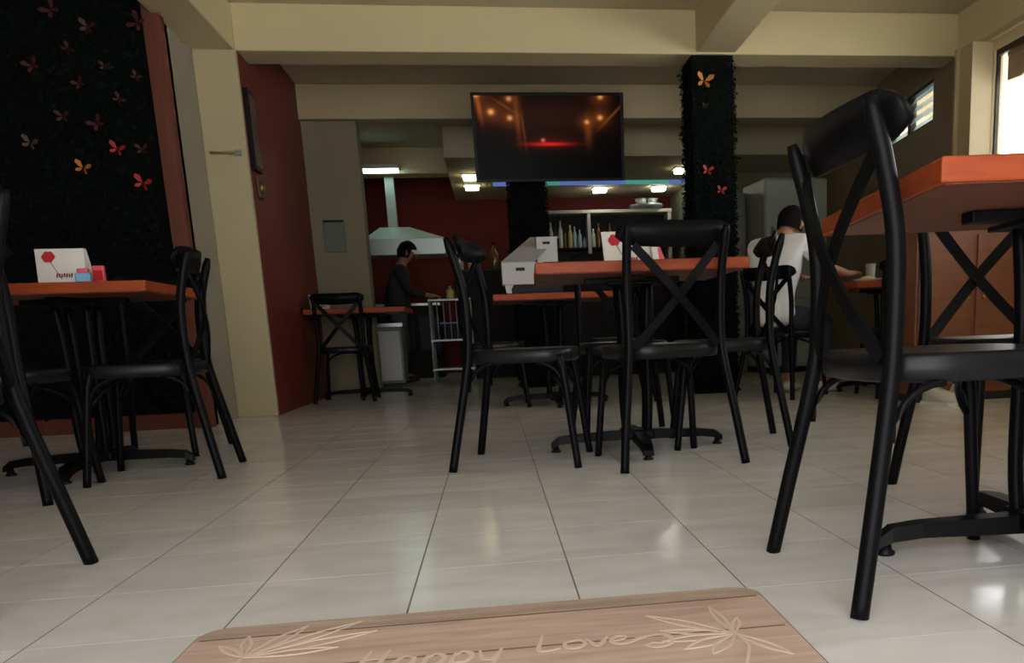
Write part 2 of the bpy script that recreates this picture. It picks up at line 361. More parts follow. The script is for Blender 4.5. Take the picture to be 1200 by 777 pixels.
# rear right wall, running slightly outwards, with a high louvre window
ang = math.atan2(0.124, 1.015)
M_rw = Matrix.Translation((3.575, 6.45, 0)) @ Matrix.Rotation(-ang, 4, 'Z')
def louvre_wall():
    a, b, z0, z1 = 0.46, 1.66, 2.06, 2.385
    m = MB().box(0, 0.15, 0, a, 0, CZ).box(0, 0.15, b, 4.4, 0, CZ).box(0, 0.15, a, b, 0, z0).box(0, 0.15, a, b, z1, CZ)
    return m.xf(M_rw), (a, b, z0, z1)
lw, (a, b, z0, z1) = louvre_wall()
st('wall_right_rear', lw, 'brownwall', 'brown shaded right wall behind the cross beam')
w2 = struct(empty('window_2', (0, 0, 0))); w2['label'] = 'small high louvre window with pale glass slats'
m = MB()
for y0, y1 in ((a, a+0.02), (a+0.56, a+0.63), (b-0.02, b)): m.box(0.02, 0.07, y0, y1, z0, z1)
m.box(0.02, 0.07, a, b, z0, z0+0.02).box(0.02, 0.07, a, b, z1-0.02, z1); m.xf(M_rw).build('window_frame', 'frame_dark', w2)
mat('louvre_glass', (0.55, 0.66, 0.62), 0.3, trans=0.8)
for k in range(4):
    zc = z0+0.045+k*0.078
    for (y0, y1) in ((a+0.02, a+0.56), (a+0.63, b-0.02)):
        MB().add([(0.02, y0, zc-0.035), (0.02, y1, zc-0.035), (0.075, y1, zc+0.04), (0.075, y0, zc+0.04), (0.026, y0, zc-0.035), (0.026, y1, zc-0.035), (0.081, y1, zc+0.04), (0.081, y0, zc+0.04)],
                 [(0, 1, 2, 3), (7, 6, 5, 4), (0, 4, 5, 1), (2, 6, 7, 3), (1, 5, 6, 2), (0, 3, 7, 4)]).xf(M_rw).build('louvre_slat', 'louvre_glass', w2)
# street outside
st('ground_outside', MB().box(-14, 18, -14, -0.72, -0.16, -0.04).box(3.9, 18, -0.72, 14, -0.16, -0.04), 'pavement', 'grey pavement outside the doorway')

# ------------------------------------------------------------------ chairs
def make_chair():
    r = empty('cross_back_chair', (0, 0, 0))
    Y = -0.19
    for s in (-1, 1):
        p = bez([(s*0.238, Y-0.075, 0.0), (s*0.218, Y-0.045, 0.16), (s*0.190, Y-0.008, 0.36), (s*0.179, Y+0.006, 0.47), (s*0.180, Y+0.006, 0.64), (s*0.183, Y-0.016, 0.76), (s*0.186, Y-0.047, 0.868)], 5)
        n = len(p); MB().sweep(p, [0.0165 if i < n-2 else 0.0165-0.003*(i-n+3) for i in range(n)], 12).build('back_leg', 'black_metal', r)
        p = bez([(s*0.176, 0.155, 0.425), (s*0.183, 0.172, 0.36), (s*0.197, 0.192, 0.2), (s*0.212, 0.215, 0.0)], 5)
        MB().sweep(p, 0.0145, 12).build('front_leg', 'black_metal', r)
        for yy, dy, px in ((0.170, -1, 0.183), (Y+0.0, 1, 0.190)):          # bent braces under the seat
            q = [(s*px, yy+dy*0.10*(1-math.cos(t*PI/2))*0.98, 0.30+0.102*math.sin(t*PI/2)) for t in [k/7 for k in range(8)]]
            MB().sweep(q, 0.0075, 8).build('brace', 'black_metal', r)
    q = [(x, 0.168-0.10*(1-abs(x)/0.183)**0.5, 0.30+0.102*(1-(abs(x)/0.183)**2)**0.5) for x in [0.183*math.sin(k*PI/16) for k in range(-8, 9)]]
    MB().sweep(q, 0.0075, 8).build('brace', 'black_metal', r)
    # seat
    def outline(k):
        pts = []
        for i in range(40):
            t = 2*PI*i/40; c, s_ = math.cos(t), math.sin(t)
            e = 0.55
            x = 0.205*math.copysign(abs(c)**e, c); y = 0.205*math.copysign(abs(s_)**e, s_)
            x *= 1.0+0.10*(y/0.2)*0.55
            pts.append((x*k, y*k))
        return pts
    ol = outline(1)
    seat = MB(); rings = [(0.975, 0.402), (1.0, 0.406), (1.0, 0.447), (0.975, 0.453), (0.90, 0.452), (0.55, 0.447), (0.05, 0.446)]
    vs = []; fs = []
    for k, z in rings: vs += [(x*k, y*k, z) for x, y in ol]
    for j in range(len(rings)-1):
        for i in range(40): fs.append((j*40+i, j*40+(i+1) % 40, (j+1)*40+(i+1) % 40, (j+1)*40+i))
    fs += [tuple(range(39, -1, -1)), tuple(240+i for i in range(40))]
    seat.add(vs, fs, True); so = seat.build('seat', 'black_seat', r)
    # top rail: broad curved band on the sitter's side of the posts
    vs = []; fs = []; n = 21
    for i in range(n):
        u = -1+2*i/(n-1); x = 0.213*u; hgt = 0.045*(1-0.10*u*u-0.55*(max(0, abs(u)-0.72)/0.28)**2); zc = 0.838+0.010*u*u
        y = Y-0.046+0.036*u*u
        for th, dz in ((-0.006, -1), (-0.009, 0), (-0.006, 1), (0.006, 1), (0.009, 0), (0.006, -1)):
            vs.append((x, y+th+0.012-0.006*dz*0-0.010*dz, zc+hgt*dz))
    for i in range(n-1):
        for q in range(6): fs.append((i*6+q, i*6+(q+1) % 6, (i+1)*6+(q+1) % 6, (i+1)*6+q))
    fs += [tuple(range(5, -1, -1)), tuple((n-1)*6+q for q in range(6))]
    MB().add(vs, fs, True).build('top_rail', 'black_metal', r)
    # crossed straps
    for s in (-1, 1):
        pts = []
        for k in range(13):
            t = k/12; x = s*(0.160-0.320*t); z = 0.800-0.355*t
            pts.append((x, Y-0.022-0.030*math.sin(PI*t)+0.02*t+(0.004*s), z))
        sec = [(-1, -0.26), (1, -0.26), (1, 0.26), (-1, 0.26)]
        MB().sweep(pts, 0.0155, sec=sec, smooth=False, upv=(0, -1, 0)).build('cross_strap', 'black_metal', r)
    return r
proto = make_chair(); used = [False]
def chair(x, y, deg, label, group='black cross-back chairs'):
    o = proto if not used[0] else copy_tree(proto)
    used[0] = True
    o.location = (x, y, 0); o.rotation_euler = (0, 0, math.radians(deg)); tag(o, label, 'chair', group); return o
chair(0.87, 1.60, -90, 'large black cross-back chair nearest the camera on the right')
chair(0.645, 3.33, 7.7, 'black cross-back chair at the front of the centre table, back turned to camera')
chair(0.131, 3.488, -102.3, 'black cross-back chair seen side-on at the left of the centre table')
chair(0.991, 3.708, 81.2, 'black cross-back chair at the right side of the centre table')
chair(0.62, 4.17, 180, 'black cross-back chair on the far side of the centre table')
chair(-1.36, 3.729, 95.9, 'black cross-back chair at the right end of the table before the dark hedge')
chair(-1.27, 1.985, 90, 'black chair cut off by the left edge of the frame')
chair(-1.76, 3.40, 0, 'black chair at the near side of the table before the dark hedge')
chair(-1.62, 4.50, 180, 'black chair between the left table and the dark hedge')
chair(1.44, 2.24, 176, 'black cross-back chair on the far side of the right table')
chair(-1.22, 7.66, 0, 'small distant black chair at the table by the olive pier')
chair(0.02, 6.25, -90, 'black chair at the left end of the far table with the carton')
chair(0.86, 6.22, 90, 'black chair to the right of the far table, before the green column')
chair(2.03, 5.90, -52, 'black chair under the person in the white shirt')
chair(2.72, 5.56, -4, 'black chair at the near side of the table of the person in white')

# ------------------------------------------------------------------ tables
def make_table():
    r = empty('pedestal_table', (0, 0, 0))
    MB().box(-0.405, 0.405, -0.405, 0.405, 0.724, 0.765, 0.004).build('table_top', 'table_wood', r)
    MB().box(-0.395, 0.395, -0.395, 0.395, 0.7225, 0.724).build('underside_board', 'under_wood', r)  # thin added sheet, shade under the table top painted as darker wood
    MB().box(-0.20, 0.20, -0.03, 0.03, 0.700, 0.7225, 0.003).box(-0.03, 0.03, -0.20, 0.20, 0.702, 0.7235, 0.003).box(-0.11, 0.11, -0.11, 0.11, 0.690, 0.702, 0.003).build('top_plate', 'black_metal', r)
    for sx, sy in ((-1, -1), (1, -1), (1, 1), (-1, 1)):
        p = bez([(sx*0.042, sy*0.042, 0.06), (sx*0.050, sy*0.050, 0.2), (sx*0.050, sy*0.050, 0.5), (sx*0.060, sy*0.060, 0.695)], 4)
        MB().sweep(p, 0.017, 10).build('pedestal_tube', 'black_metal', r)
    MB().box(-0.07, 0.07, -0.07, 0.07, 0.045, 0.085, 0.008).build('hub', 'black_metal', r)
    for k in range(4):
        vs = []; fs = []
        prof = [(0.05, 0.042, 0.082, 0.030), (0.28, 0.040, 0.072, 0.027), (0.345, 0.032, 0.064, 0.025), (0.375, 0.018, 0.040, 0.022)]
        for d, za, zb, wd in prof: vs += [(d, -wd, za), (d, wd, za), (d, wd*0.8, zb), (d, -wd*0.8, zb)]
        for i in range(3):
            for q in range(4): fs.append((i*4+q, i*4+(q+1) % 4, i*4+4+(q+1) % 4, i*4+4+q))
        fs += [(3, 2, 1, 0), (12, 13, 14, 15)]
        arm = MB().add(vs, fs).xf(Matrix.Rotation(k*PI/2, 4, 'Z')).build('base_arm', 'black_metal', r)
        MB().lathe([(0.020, 0.0), (0.022, 0.006), (0.014, 0.012), (0.012, 0.032)], (0.355, 0, 0), 12).xf(Matrix.Rotation(k*PI/2, 4, 'Z')).build('glide', 'black_plastic', arm)
    return r
tproto = make_table(); tused = [False]
def table(x, y, deg, label):
    o = tproto if not tused[0] else copy_tree(tproto)
    tused[0] = True; o.location = (x, y, 0); o.rotation_euler = (0, 0, math.radians(deg)); return tag(o, label, 'table', 'square wooden pedestal tables')
table(1.185, 1.695, -8, 'orange wood square table cut off by the right edge of the frame')
table(0.60, 3.685, -2.5, 'orange wood square pedestal table in the centre of the room')
table(-1.70, 3.99, 2, 'red brown square table in front of the dark hedge panel')
table(0.435, 6.24, 0, 'orange wood table behind the centre table, carrying the grey carton')
table(-1.10, 7.93, 0, 'small distant red table against the olive pier')
table(2.86, 6.04, 0, 'dark table where the person in the white shirt sits')

# ------------------------------------------------------------------ door mat
dm = empty('door_mat', (-0.04, 1.29, 0), math.radians(-0.8), 'pink wood-print door mat with white script and leaf drawings', 'mat')
hw, hd = 0.513, 0.295
def rrect(hw, hd, r, n=6):
    out = []
    for cx, cy, a0 in ((hw-r, hd-r, 0), (-hw+r, hd-r, 90), (-hw+r, -hd+r, 180), (hw-r, -hd+r, 270)):
        for k in range(n+1):
            a = math.radians(a0+90*k/n); out.append((cx+r*math.cos(a), cy+r*math.sin(a)))
    return out
mb_ = bpy.data.materials
MB().prism(rrect(hw, hd, 0.05), 0.0005, 0.007).build('backing', 'mat_groove', dm)
# printed planks, clipped to the rounded outline
full = rrect(hw-0.003, hd-0.003, 0.048)
def clip(poly, y0, y1):
    def half(p, f, inside):
        out = []
        for i in range(len(p)):
            a, b = p[i], p[(i+1) % len(p)]
            ia, ib = inside(a), inside(b)
            if ia: out.append(a)
            if ia != ib:
                t = (f-a[1])/(b[1]-a[1]); out.append((a[0]+(b[0]-a[0])*t, f))
        return out
    return half(half(poly, y0, lambda q: q[1] >= y0), y1, lambda q: q[1] <= y1)
cuts = [hd, hd-0.068, hd-0.236, hd-0.41, -hd]
for k in range(4):
    MB().prism(clip(full, cuts[k+1]+0.0022, cuts[k]-0.0022), 0.007, 0.0085).build('plank', 'mat_plank' if k else 'mat_plank_dark', dm)
def ribbon(pts, wd, z=0.0093, taper=True):
    pts = bez([(x, y, 0) for x, y in pts], 6) if len(pts) > 2 else [Vector((*p, 0)) for p in pts]
    vs = []; fs = []; n = len(pts)
    for i, p in enumerate(pts):
        t = (pts[min(i+1, n-1)]-pts[max(i-1, 0)]).normalized(); nn = Vector((-t.y, t.x, 0))
        ww = wd*(0.35+0.65*math.sin(PI*min(1, (i+0.6)/n)) if taper else 1)
        vs += [(p+nn*ww)[:2]+(z,), (p-nn*ww)[:2]+(z,), (p+nn*ww)[:2]+(0.0083,), (p-nn*ww)[:2]+(0.0083,)]
    for i in range(n-1): fs += [(i*4, i*4+4, i*4+5, i*4+1), (i*4, i*4+2, i*4+6, i*4+4), (i*4+1, i*4+5, i*4+7, i*4+3)]
    return vs, fs
def stroke(name, strokes, wd, label=None):
    m = MB()
    for q_, s in enumerate(strokes): m.add(*ribbon(s, wd, 0.0093+0.00005*q_))
    return m.build(name, 'line_cream', dm, label)
# mat local: x right, y away. word "Love"
def glyphs(strokes, ox, oy, sx, sy): return [[(ox+x*sx, oy+y*sy) for x, y in s] for s in strokes]
Lg = [[(0.15, 1.25), (0.05, 0.6), (0.0, 0.08), (0.25, 0.0), (0.6, 0.1)]]
og = [[(0.35, 0.62), (0.05, 0.45), (0.05, 0.1), (0.35, 0.0), (0.6, 0.25), (0.5, 0.58), (0.3, 0.62)]]
vg = [[(0.0, 0.6), (0.15, 0.25), (0.28, 0.02), (0.5, 0.4), (0.62, 0.72)]]
eg = [[(0.05, 0.28), (0.4, 0.36), (0.45, 0.6), (0.2, 0.62), (0.02, 0.3), (0.15, 0.02), (0.5, 0.05), (0.9, 0.35), (1.5, 0.45), (1.75, 0.1), (1.6, -0.35), (1.2, -0.5), (0.95, -0.3), (1.15, -0.15), (1.45, -0.25)]]
Hg = [[(0.25, 1.2), (0.12, 0.6), (0.0, 0.0)], [(0.75, 1.2), (0.62, 0.6), (0.5, 0.0)], [(0.08, 0.58), (0.4, 0.66), (0.66, 0.62)]]
ag = [[(0.5, 0.55), (0.25, 0.66), (0.02, 0.35), (0.15, 0.02), (0.4, 0.15), (0.54, 0.6)], [(0.54, 0.6), (0.5, 0.15), (0.65, 0.02)]]
pg = [[(0.1, 0.62), (0.0, 0.0), (-0.1, -0.6)], [(0.05, 0.4), (0.3, 0.66), (0.55, 0.45), (0.4, 0.08), (0.05, 0.05)]]
yg = [[(0.0, 0.62), (0.08, 0.15), (0.35, 0.1), (0.6, 0.66)], [(0.6, 0.66), (0.4, -0.1), (0.1, -0.6), (-0.15, -0.35)]]
bx, by, s = 0.082, 0.036, 0.058
word = []
for gset, dx in ((Lg, 0), (og, 0.72), (vg, 1.38), (eg, 2.05)): word += glyphs(gset, bx+dx*s, by+0.02*dx*s, s, s)
stroke('script_word', word, 0.0042, 'cream handwritten word Love')
bx, by, s = -0.205, 0.017, 0.060
word = []
for gset, dx in ((Hg, 0), (ag, 0.95), (pg, 1.72), (pg, 2.45), (yg, 3.2)): word += glyphs(gset, bx+dx*s, by, s, s*1.2)
stroke('script_word', word, 0.0042, 'cream handwritten word Happy')
def leaf_spray(cx, cy, angs):
    out = []
    for a, ln, bend in angs:
        a = math.radians(a); e = (cx+ln*math.cos(a), cy+ln*math.sin(a)); nx, ny = -math.sin(a), math.cos(a)
        for sgn in (1, -1):
            mid = (cx+ln*0.55*math.cos(a)+nx*bend*sgn, cy+ln*0.55*math.sin(a)+ny*bend*sgn); out.append([(cx, cy), mid, e])
    return out
stroke('leaf_drawing', leaf_spray(0.408, 0.040, [(94, 0.145, 0.007), (136, 0.18, 0.011), (160, 0.125, 0.012), (184, 0.125, 0.012), (208, 0.11, 0.013), (235, 0.10, 0.012), (300, 0.13, 0.009), (72, 0.08, 0.006)])+[[(0.408, 0.040), (0.415, -0.02), (0.39, -0.10), (0.37, -0.2)]], 0.0028, 'cream leaf line drawing')
stroke('leaf_drawing', leaf_spray(-0.40, 0.125, [(100, 0.11, 0.008), (62, 0.16, 0.012), (40, 0.22, 0.012), (22, 0.22, 0.014), (5, 0.15, 0.012), (130, 0.09, 0.008)])+[[(-0.40, 0.125), (-0.41, 0.05), (-0.38, -0.1)]], 0.0028, 'cream leaf line drawing')
for yy_, wd_ in ((cuts[1], 0.0028), (cuts[2], 0.0022)): MB().box(-hw+0.012, hw-0.012, yy_-wd_, yy_+wd_, 0.0084, 0.0088).build('groove_print', 'mat_groove', dm)

# ------------------------------------------------------------------ hedge panels
def leaves(mb, face, n, size, rnd):
    """face(u, v) -> (point, outward normal)"""
    for k in range(n):
        p, nr = face(rnd.random(), rnd.random()); p = Vector(p); nr = Vector(nr)
        d = Vector((rnd.gauss(0, 1), rnd.gauss(0, 1), rnd.gauss(-0.3, 1))); d = (d-nr*d.dot(nr)*0.75).normalized()
        sd = d.cross(nr+Vector((rnd.gauss(0, .4), rnd.gauss(0, .4), rnd.gauss(0, .4)))).normalized()
        L = size*rnd.uniform(0.7, 1.25); o = p+nr*rnd.uniform(0.0, 0.018)
        mb.add([o, o+d*L*0.5+sd*L*0.28+nr*0.008, o+d*L+nr*rnd.uniform(-0.005, 0.02), o+d*L*0.5-sd*L*0.28+nr*0.008], [(0, 1, 2, 3)])
rnd = random.Random(11)
hp = empty('hedge_panel', (-3.0, 5.86, 0), 0, 'large dark artificial hedge wall panel on the left with red butterflies', 'hedge panel')
MB().box(-1.4, 1.128, -0.06, 0.0, 0.10, CZ).build('backing_board', 'hedge_board', hp)
m = MB(); leaves(m, lambda a, b: ((-1.4+2.50*a, -0.06, 0.12+2.56*b), (0, -1, 0)), 6500, 0.055, rnd)
tag(m.build('foliage', 'hedge_leaf', hp), kind='stuff')
MB().box(-1.4, 1.128, -0.05, -0.002, 0.0, 0.10, 0.004).build('skirting', 'strip_wood', hp)
# wooden edge strip, ragged outer edge
ws = tag(MB().box(-1.868, -1.775, 5.775, 5.855, 0, CZ, 0.003).build('edge_board', 'strip_wood'), 'red brown wooden board trimming the edge of the hedge panel', 'board')
def hedge_column(name, x0, x1, y0, y1, z1, label, n):
    cx, cy = (x0+x1)/2, (y0+y1)/2; wx, wy = (x1-x0)/2-0.025, (y1-y0)/2-0.025
    r = empty(name, (cx, cy, 0), 0, label, 'column')
    MB().box(-wx, wx, -wy, wy, 0, z1).build('core', 'hedge_board', r)
    m = MB(); q = rnd
    for k, f in enumerate((lambda a, b: ((-wx+2*wx*a, -wy, b*(z1-0.03)), (0, -1, 0)), lambda a, b: ((wx, -wy+2*wy*a, b*(z1-0.03)), (1, 0, 0)), lambda a, b: ((-wx, -wy+2*wy*a, b*(z1-0.03)), (-1, 0, 0)))):
        leaves(m, f, n*2, 0.03, q)
    m.v = [(x, y, min(z, z1-0.005)) for x, y, z in m.v]
    tag(m.build('foliage', 'hedge_leaf', r), kind='stuff')
hedge_column('hedge_column', 1.515, 1.87, 6.42, 6.76, 2.40, 'dark artificial hedge clad column with an orange butterfly', 1100)
hedge_column('hedge_column', 0.235, 0.595, 8.20, 8.55, 2.405, 'dark clad column under the television', 700)
def butterfly(x, y, z, size, material, label, group, tilt):
    r = empty('butterfly', (x, y, z), 0, label, 'butterfly', group)
    r.rotation_euler = (0.15, tilt, 0)
    for s in (-1, 1):
        for up_, sc in ((1, 1.0), (-1, 0.72)):
            pts = [(0.06, 0.02*up_), (0.45, 0.75*up_), (0.95, 0.85*up_), (1.0, 0.45*up_), (0.55, 0.10*up_)]
            vs = [(s*px*size*0.5*sc, -abs(px)*size*0.22, pz*size*0.5*sc) for px, pz in pts]; vs2 = [(a_, b_-0.002, c_2) for a_, b_, c_2 in vs]
            MB().add(vs+vs2, [(0, 1, 2, 3, 4), (9, 8, 7, 6, 5)]+[(i, (i+1) % 5, 5+(i+1) % 5, 5+i) for i in range(5)]).build('wing', material, r)
    MB().sweep([(0, -0.002, -0.35*size), (0, -0.006, 0), (0, -0.002, 0.3*size)], [0.003, 0.005, 0.003], 6).build('body', 'dark_wood', r)
def at_y(u, v, y):
    d = fwd + r2*((u-CX)/F_PX) - u2*((v-CY)/F_PX); t = y/d.y
    return (d.x*t, y, CAM_H+d.z*t)
dim_labels = ['dim red butterfly beside the edge board at the top of the hedge panel', 'round dull red butterfly near the top middle of the hedge panel', 'dull red butterfly at the far left, above the pale brown one', 'faint red butterfly left of centre in the second row of the hedge panel', 'tiny faint red butterfly right of centre in the third row of the hedge panel', 'faint red butterfly in the middle of the fourth row of the hedge panel', 'dull red butterfly above the bright middle one on the hedge panel', 'dull red butterfly left of the fifth row on the hedge panel', 'wide dull red butterfly above the orange one on the hedge panel', 'tiny dim butterfly close to the edge board, third row', 'dim red butterfly just right of the bright middle one', 'faint butterfly at the top left of the hedge panel']
dim = [(161, 27, .10), (103, 32, .09), (38, 77, .09), (80, 58, .07), (123, 78, .06), (93, 98, .07), (140, 117, .07), (74, 137, .08), (114, 145, .09), (160, 90, .06), (167, 175, .07), (60, 12, .10)]
for k, (u, v, s) in enumerate(dim):
    x, y, z = at_y(u, v, 5.755); butterfly(x, y, z, s, 'dull_red_paper', dim_labels[k], 'dim red butterflies on the hedge panel', (k*1.3) % 2-1)
for u, v, s, mt, lb in ((36, 168, .09, 'pale_paper', 'pale brown butterfly at the left of the hedge panel'), (98, 197, .09, 'orange_paper', 'orange butterfly above the white napkin box'), (138, 175, .09, 'red_paper', 'bright red butterfly in the middle row of the hedge panel'), (168, 215, .10, 'red_paper', 'lowest bright red butterfly near the edge board')):
    x, y, z = at_y(u, v, 5.752); butterfly(x, y, z, s, mt, lb, 'bright butterflies on the hedge panel', 0.4)
for u, v, s, mt, lb in ((825, 95, .12, 'orange_paper', 'orange yellow butterfly at the top of the hedge column'), (826, 124, .05, 'dull_red_paper', 'small dark red butterfly under the orange one on the column'), (829, 200, .08, 'red_paper', 'red butterfly in the middle of the hedge column'), (845, 223, .07, 'red_paper', 'lowest red butterfly on the hedge column')):
    x, y, z = at_y(u, v, 6.385); butterfly(x, y, z, s, mt, lb, 'butterflies on the hedge column', 0.2)

# ------------------------------------------------------------------ television
tv = empty('television', (0.62, 7.95, 2.165), 0, 'large wall mounted flat television showing an orange lit stage', 'television')
tv.rotation_euler = (math.radians(6), 0, 0)
MB().box(-0.655, 0.655, 0.0, 0.05, -0.355, 0.36, 0.006).build('casing', 'black_plastic', tv)
MB().box(-0.63, 0.63, -0.006, 0.0, -0.345, 0.345).xf(Matrix.Translation((0, 0, -0.008))).build('screen', 'tv_picture', tv)
m = MB(); m.box(-0.655, 0.655, -0.012, 0.0, 0.335, 0.36).box(-0.655, 0.655, -0.012, 0.0, -0.355, -0.335).box(-0.655, -0.63, -0.012, 0.0, -0.335, 0.335).box(0.63, 0.655, -0.012, 0.0, -0.335, 0.335)
m.build('bezel', 'black_plastic', tv)
MB().box(-0.36, -0.06, 0.05, 0.22, -0.12, 0.12, 0.01).build('wall_bracket', 'black_metal', tv)

# ------------------------------------------------------------------ things on tables
def napkin_box(x, y, z, deg, label, s=1.0):
    r = empty('napkin_box', (x, y, z), math.radians(deg), label, 'napkin box', 'white napkin boxes on tables')
    W, H, D = 0.088*s, 0.135*s, 0.05*s
    MB().add([(-W+0.006, -D, 0), (W, -D, 0), (W, D, 0), (-W+0.006, D, 0), (-W-0.006, -D+0.04*s, H), (W-0.012, -D+0.04*s, H), (W-0.012, D-0.03*s, H), (-W-0.006, D-0.03*s, H)],
             [(3, 2, 1, 0), (4, 5, 6, 7), (0, 1, 5, 4), (1, 2, 6, 5), (2, 3, 7, 6), (3, 0, 4, 7)]).build('body', 'white', r)
    def face(px, pz, off=0.002): return (px*s, -D+0.04*s*(pz*s/H)-off, pz*s)
    m = MB()
    for k in range(6):
        a = k*PI/3; c = (-0.045+0.012*math.cos(a), 0.104+0.011*math.sin(a))
        ring = [face(c[0]+0.012*math.cos(t*PI/4), c[1]+0.012*math.sin(t*PI/4), 0.002+0.0006*k) for t in range(8)]
        m.add(ring, [tuple(range(8))])
    m.build('rose_print', 'rose_red', r)
    m = MB(); p = [(-0.040, 0.09), (-0.028, 0.065), (-0.012, 0.04), (0.0, 0.018)]
    for i in range(3):
        (a, b), (c, d) = p[i], p[i+1]; m.add([face(a-0.0015, b), face(a+0.0015, b), face(c+0.0015, d), face(c-0.0015, d)], [(0, 1, 2, 3)])
    m.build('stem_print', 'print_brown', r)
    m = MB()
    for k in range(7):
        x0 = -0.02+k*0.0085; m.add([face(x0, 0.024+0.003*(k % 2)), face(x0+0.006, 0.024), face(x0+0.0075, 0.042-0.003*(k % 3)), face(x0+0.001, 0.040)], [(0, 1, 2, 3)])
    m.build('lettering_print', 'print_brown', r)
    return r
napkin_box(-1.615, 3.75, 0.765, 3, 'white napkin box with red rose print on the left table')
r = empty('sauce_packet', (-1.533, 3.70, 0.765), 0.15, 'small blue and pink packet beside the napkin box on the left table', 'packet')
MB().box(-0.027, 0.027, -0.02, 0.02, 0.0, 0.04, 0.008).build('blue_base', 'print_blue', r); MB().box(-0.020, 0.020, -0.014, 0.014, 0.04, 0.056, 0.006).build('pink_cap', 'print_pink', r)
r = empty('sauce_packet', (-1.492, 3.74, 0.765), -0.1, 'small upright red packet behind the blue one on the left table', 'packet')
MB().box(-0.022, 0.022, -0.01, 0.01, 0.0, 0.068, 0.005).build('red_sleeve', 'print_pink', r); MB().box(-0.018, 0.018, -0.011, -0.0095, 0.012, 0.05).build('front_print', 'rose_red', r)
napkin_box(0.60, 3.78, 0.765, -6, 'white napkin box with red print behind the chair rail on the centre table', 1.15)
r = empty('sauce_packet', (0.73, 3.74, 0.765), 0.3, 'red and white folded packet leaning beside the napkin box on the centre table', 'packet')
MB().add([(-0.03, -0.02, 0), (0.03, -0.02, 0), (0.03, 0.03, 0), (-0.03, 0.03, 0), (-0.035, 0.0, 0.10), (-0.005, 0.0, 0.095), (-0.005, 0.012, 0.095), (-0.035, 0.012, 0.10)], [(3, 2, 1, 0), (4, 5, 6, 7), (0, 1, 5, 4), (1, 2, 6, 5), (2, 3, 7, 6), (3, 0, 4, 7)]).build('paper_sleeve', 'white', r)
MB().add([(0.0, -0.022, 0.0), (0.034, -0.022, 0.0), (0.008, -0.002, 0.085), (-0.006, -0.002, 0.085), (0.0, -0.02, 0.0), (0.034, -0.02, 0.0), (0.008, 0.0, 0.085), (-0.006, 0.0, 0.085)], [(0, 1, 2, 3), (7, 6, 5, 4), (0, 4, 5, 1), (1, 5, 6, 2), (2, 6, 7, 3), (3, 7, 4, 0)]).build('red_flap', 'print_pink', r)
napkin_box(-1.40, 7.72, 0.765, 10, 'distant white napkin box on the table by the maroon wall', 0.9)
# cutlery tray: black tray on centre table
r = empty('serving_tray', (0.40, 3.98, 0.765), 0.0, 'low black tray on the centre table', 'tray')
MB().box(-0.15, 0.10, -0.06, 0.06, 0.0, 0.012, 0.004).build('tray_base', 'black_plastic', r)
m = MB(); m.box(-0.15, 0.10, -0.06, -0.052, 0.012, 0.05).box(-0.15, 0.10, 0.052, 0.06, 0.012, 0.05).box(-0.15, -0.142, -0.052, 0.052, 0.012, 0.05).box(0.092, 0.10, -0.052, 0.052, 0.012, 0.05); m.build('rim', 'black_plastic', r)
# carton on the far table: front box with slot, sloping lid rising to a taller rear box
tr_ = empty('stacking_crate', (0.27, 6.15, 0.765), 0, 'low black crate under the grey carton on the far table', 'crate')
MB().box(-0.13, 0.24, -0.11, 0.17, 0.0, 0.012).build('base', 'black_plastic', tr_)
for a_, b_, c_, d_ in ((-0.13, 0.24, -0.11, -0.10), (-0.13, 0.24, 0.16, 0.17), (-0.13, -0.12, -0.10, 0.16), (0.23, 0.24, -0.10, 0.16)): MB().box(a_, b_, c_, d_, 0.012, 0.065, 0.002).build('side', 'black_plastic', tr_)
ca = empty('folded_carton', (0.22, 6.12, 0.83), 0, 'grey white cardboard carton with handle slots on the far table', 'carton')
MB().box(-0.12, 0.118, -0.12, 0.02, 0.0, 0.145, 0.006).build('front_box', 'offwhite', ca)
MB().box(-0.025, 0.035, -0.1225, -0.1195, 0.090, 0.112).build('handle_slot', 'shadow_black', ca)
MB().add([(-0.12, -0.115, 0.145), (0.10, -0.115, 0.145), (0.30, 0.22, 0.335), (0.10, 0.22, 0.335), (-0.12, -0.115, 0.151), (0.10, -0.115, 0.151), (0.30, 0.22, 0.341), (0.10, 0.22, 0.341)],
         [(3, 2, 1, 0), (4, 5, 6, 7), (0, 1, 5, 4), (1, 2, 6, 5), (2, 3, 7, 6), (3, 0, 4, 7)]).build('sloping_lid', 'grey_card', ca)
MB().box(0.13, 0.275, 0.05, 0.22, 0.0, 0.325, 0.006).build('rear_box', 'offwhite', ca); MB().box(0.175, 0.225, 0.0475, 0.0505, 0.275, 0.292).build('handle_slot', 'shadow_black', ca)
MB().add([(-0.105, -0.121, 0.0), (-0.045, -0.121, 0.0), (-0.062, -0.125, -0.03), (-0.060, -0.125, -0.055), (-0.095, -0.125, -0.055), (-0.105, -0.119, 0.0), (-0.045, -0.119, 0.0), (-0.062, -0.123, -0.03), (-0.060, -0.123, -0.055), (-0.095, -0.123, -0.055)],
         [(0, 1, 2, 3, 4), (9, 8, 7, 6, 5)]+[(q, (q+1) % 5, 5+(q+1) % 5, 5+q) for q in range(5)]).build('hanging_flap', 'offwhite', ca)
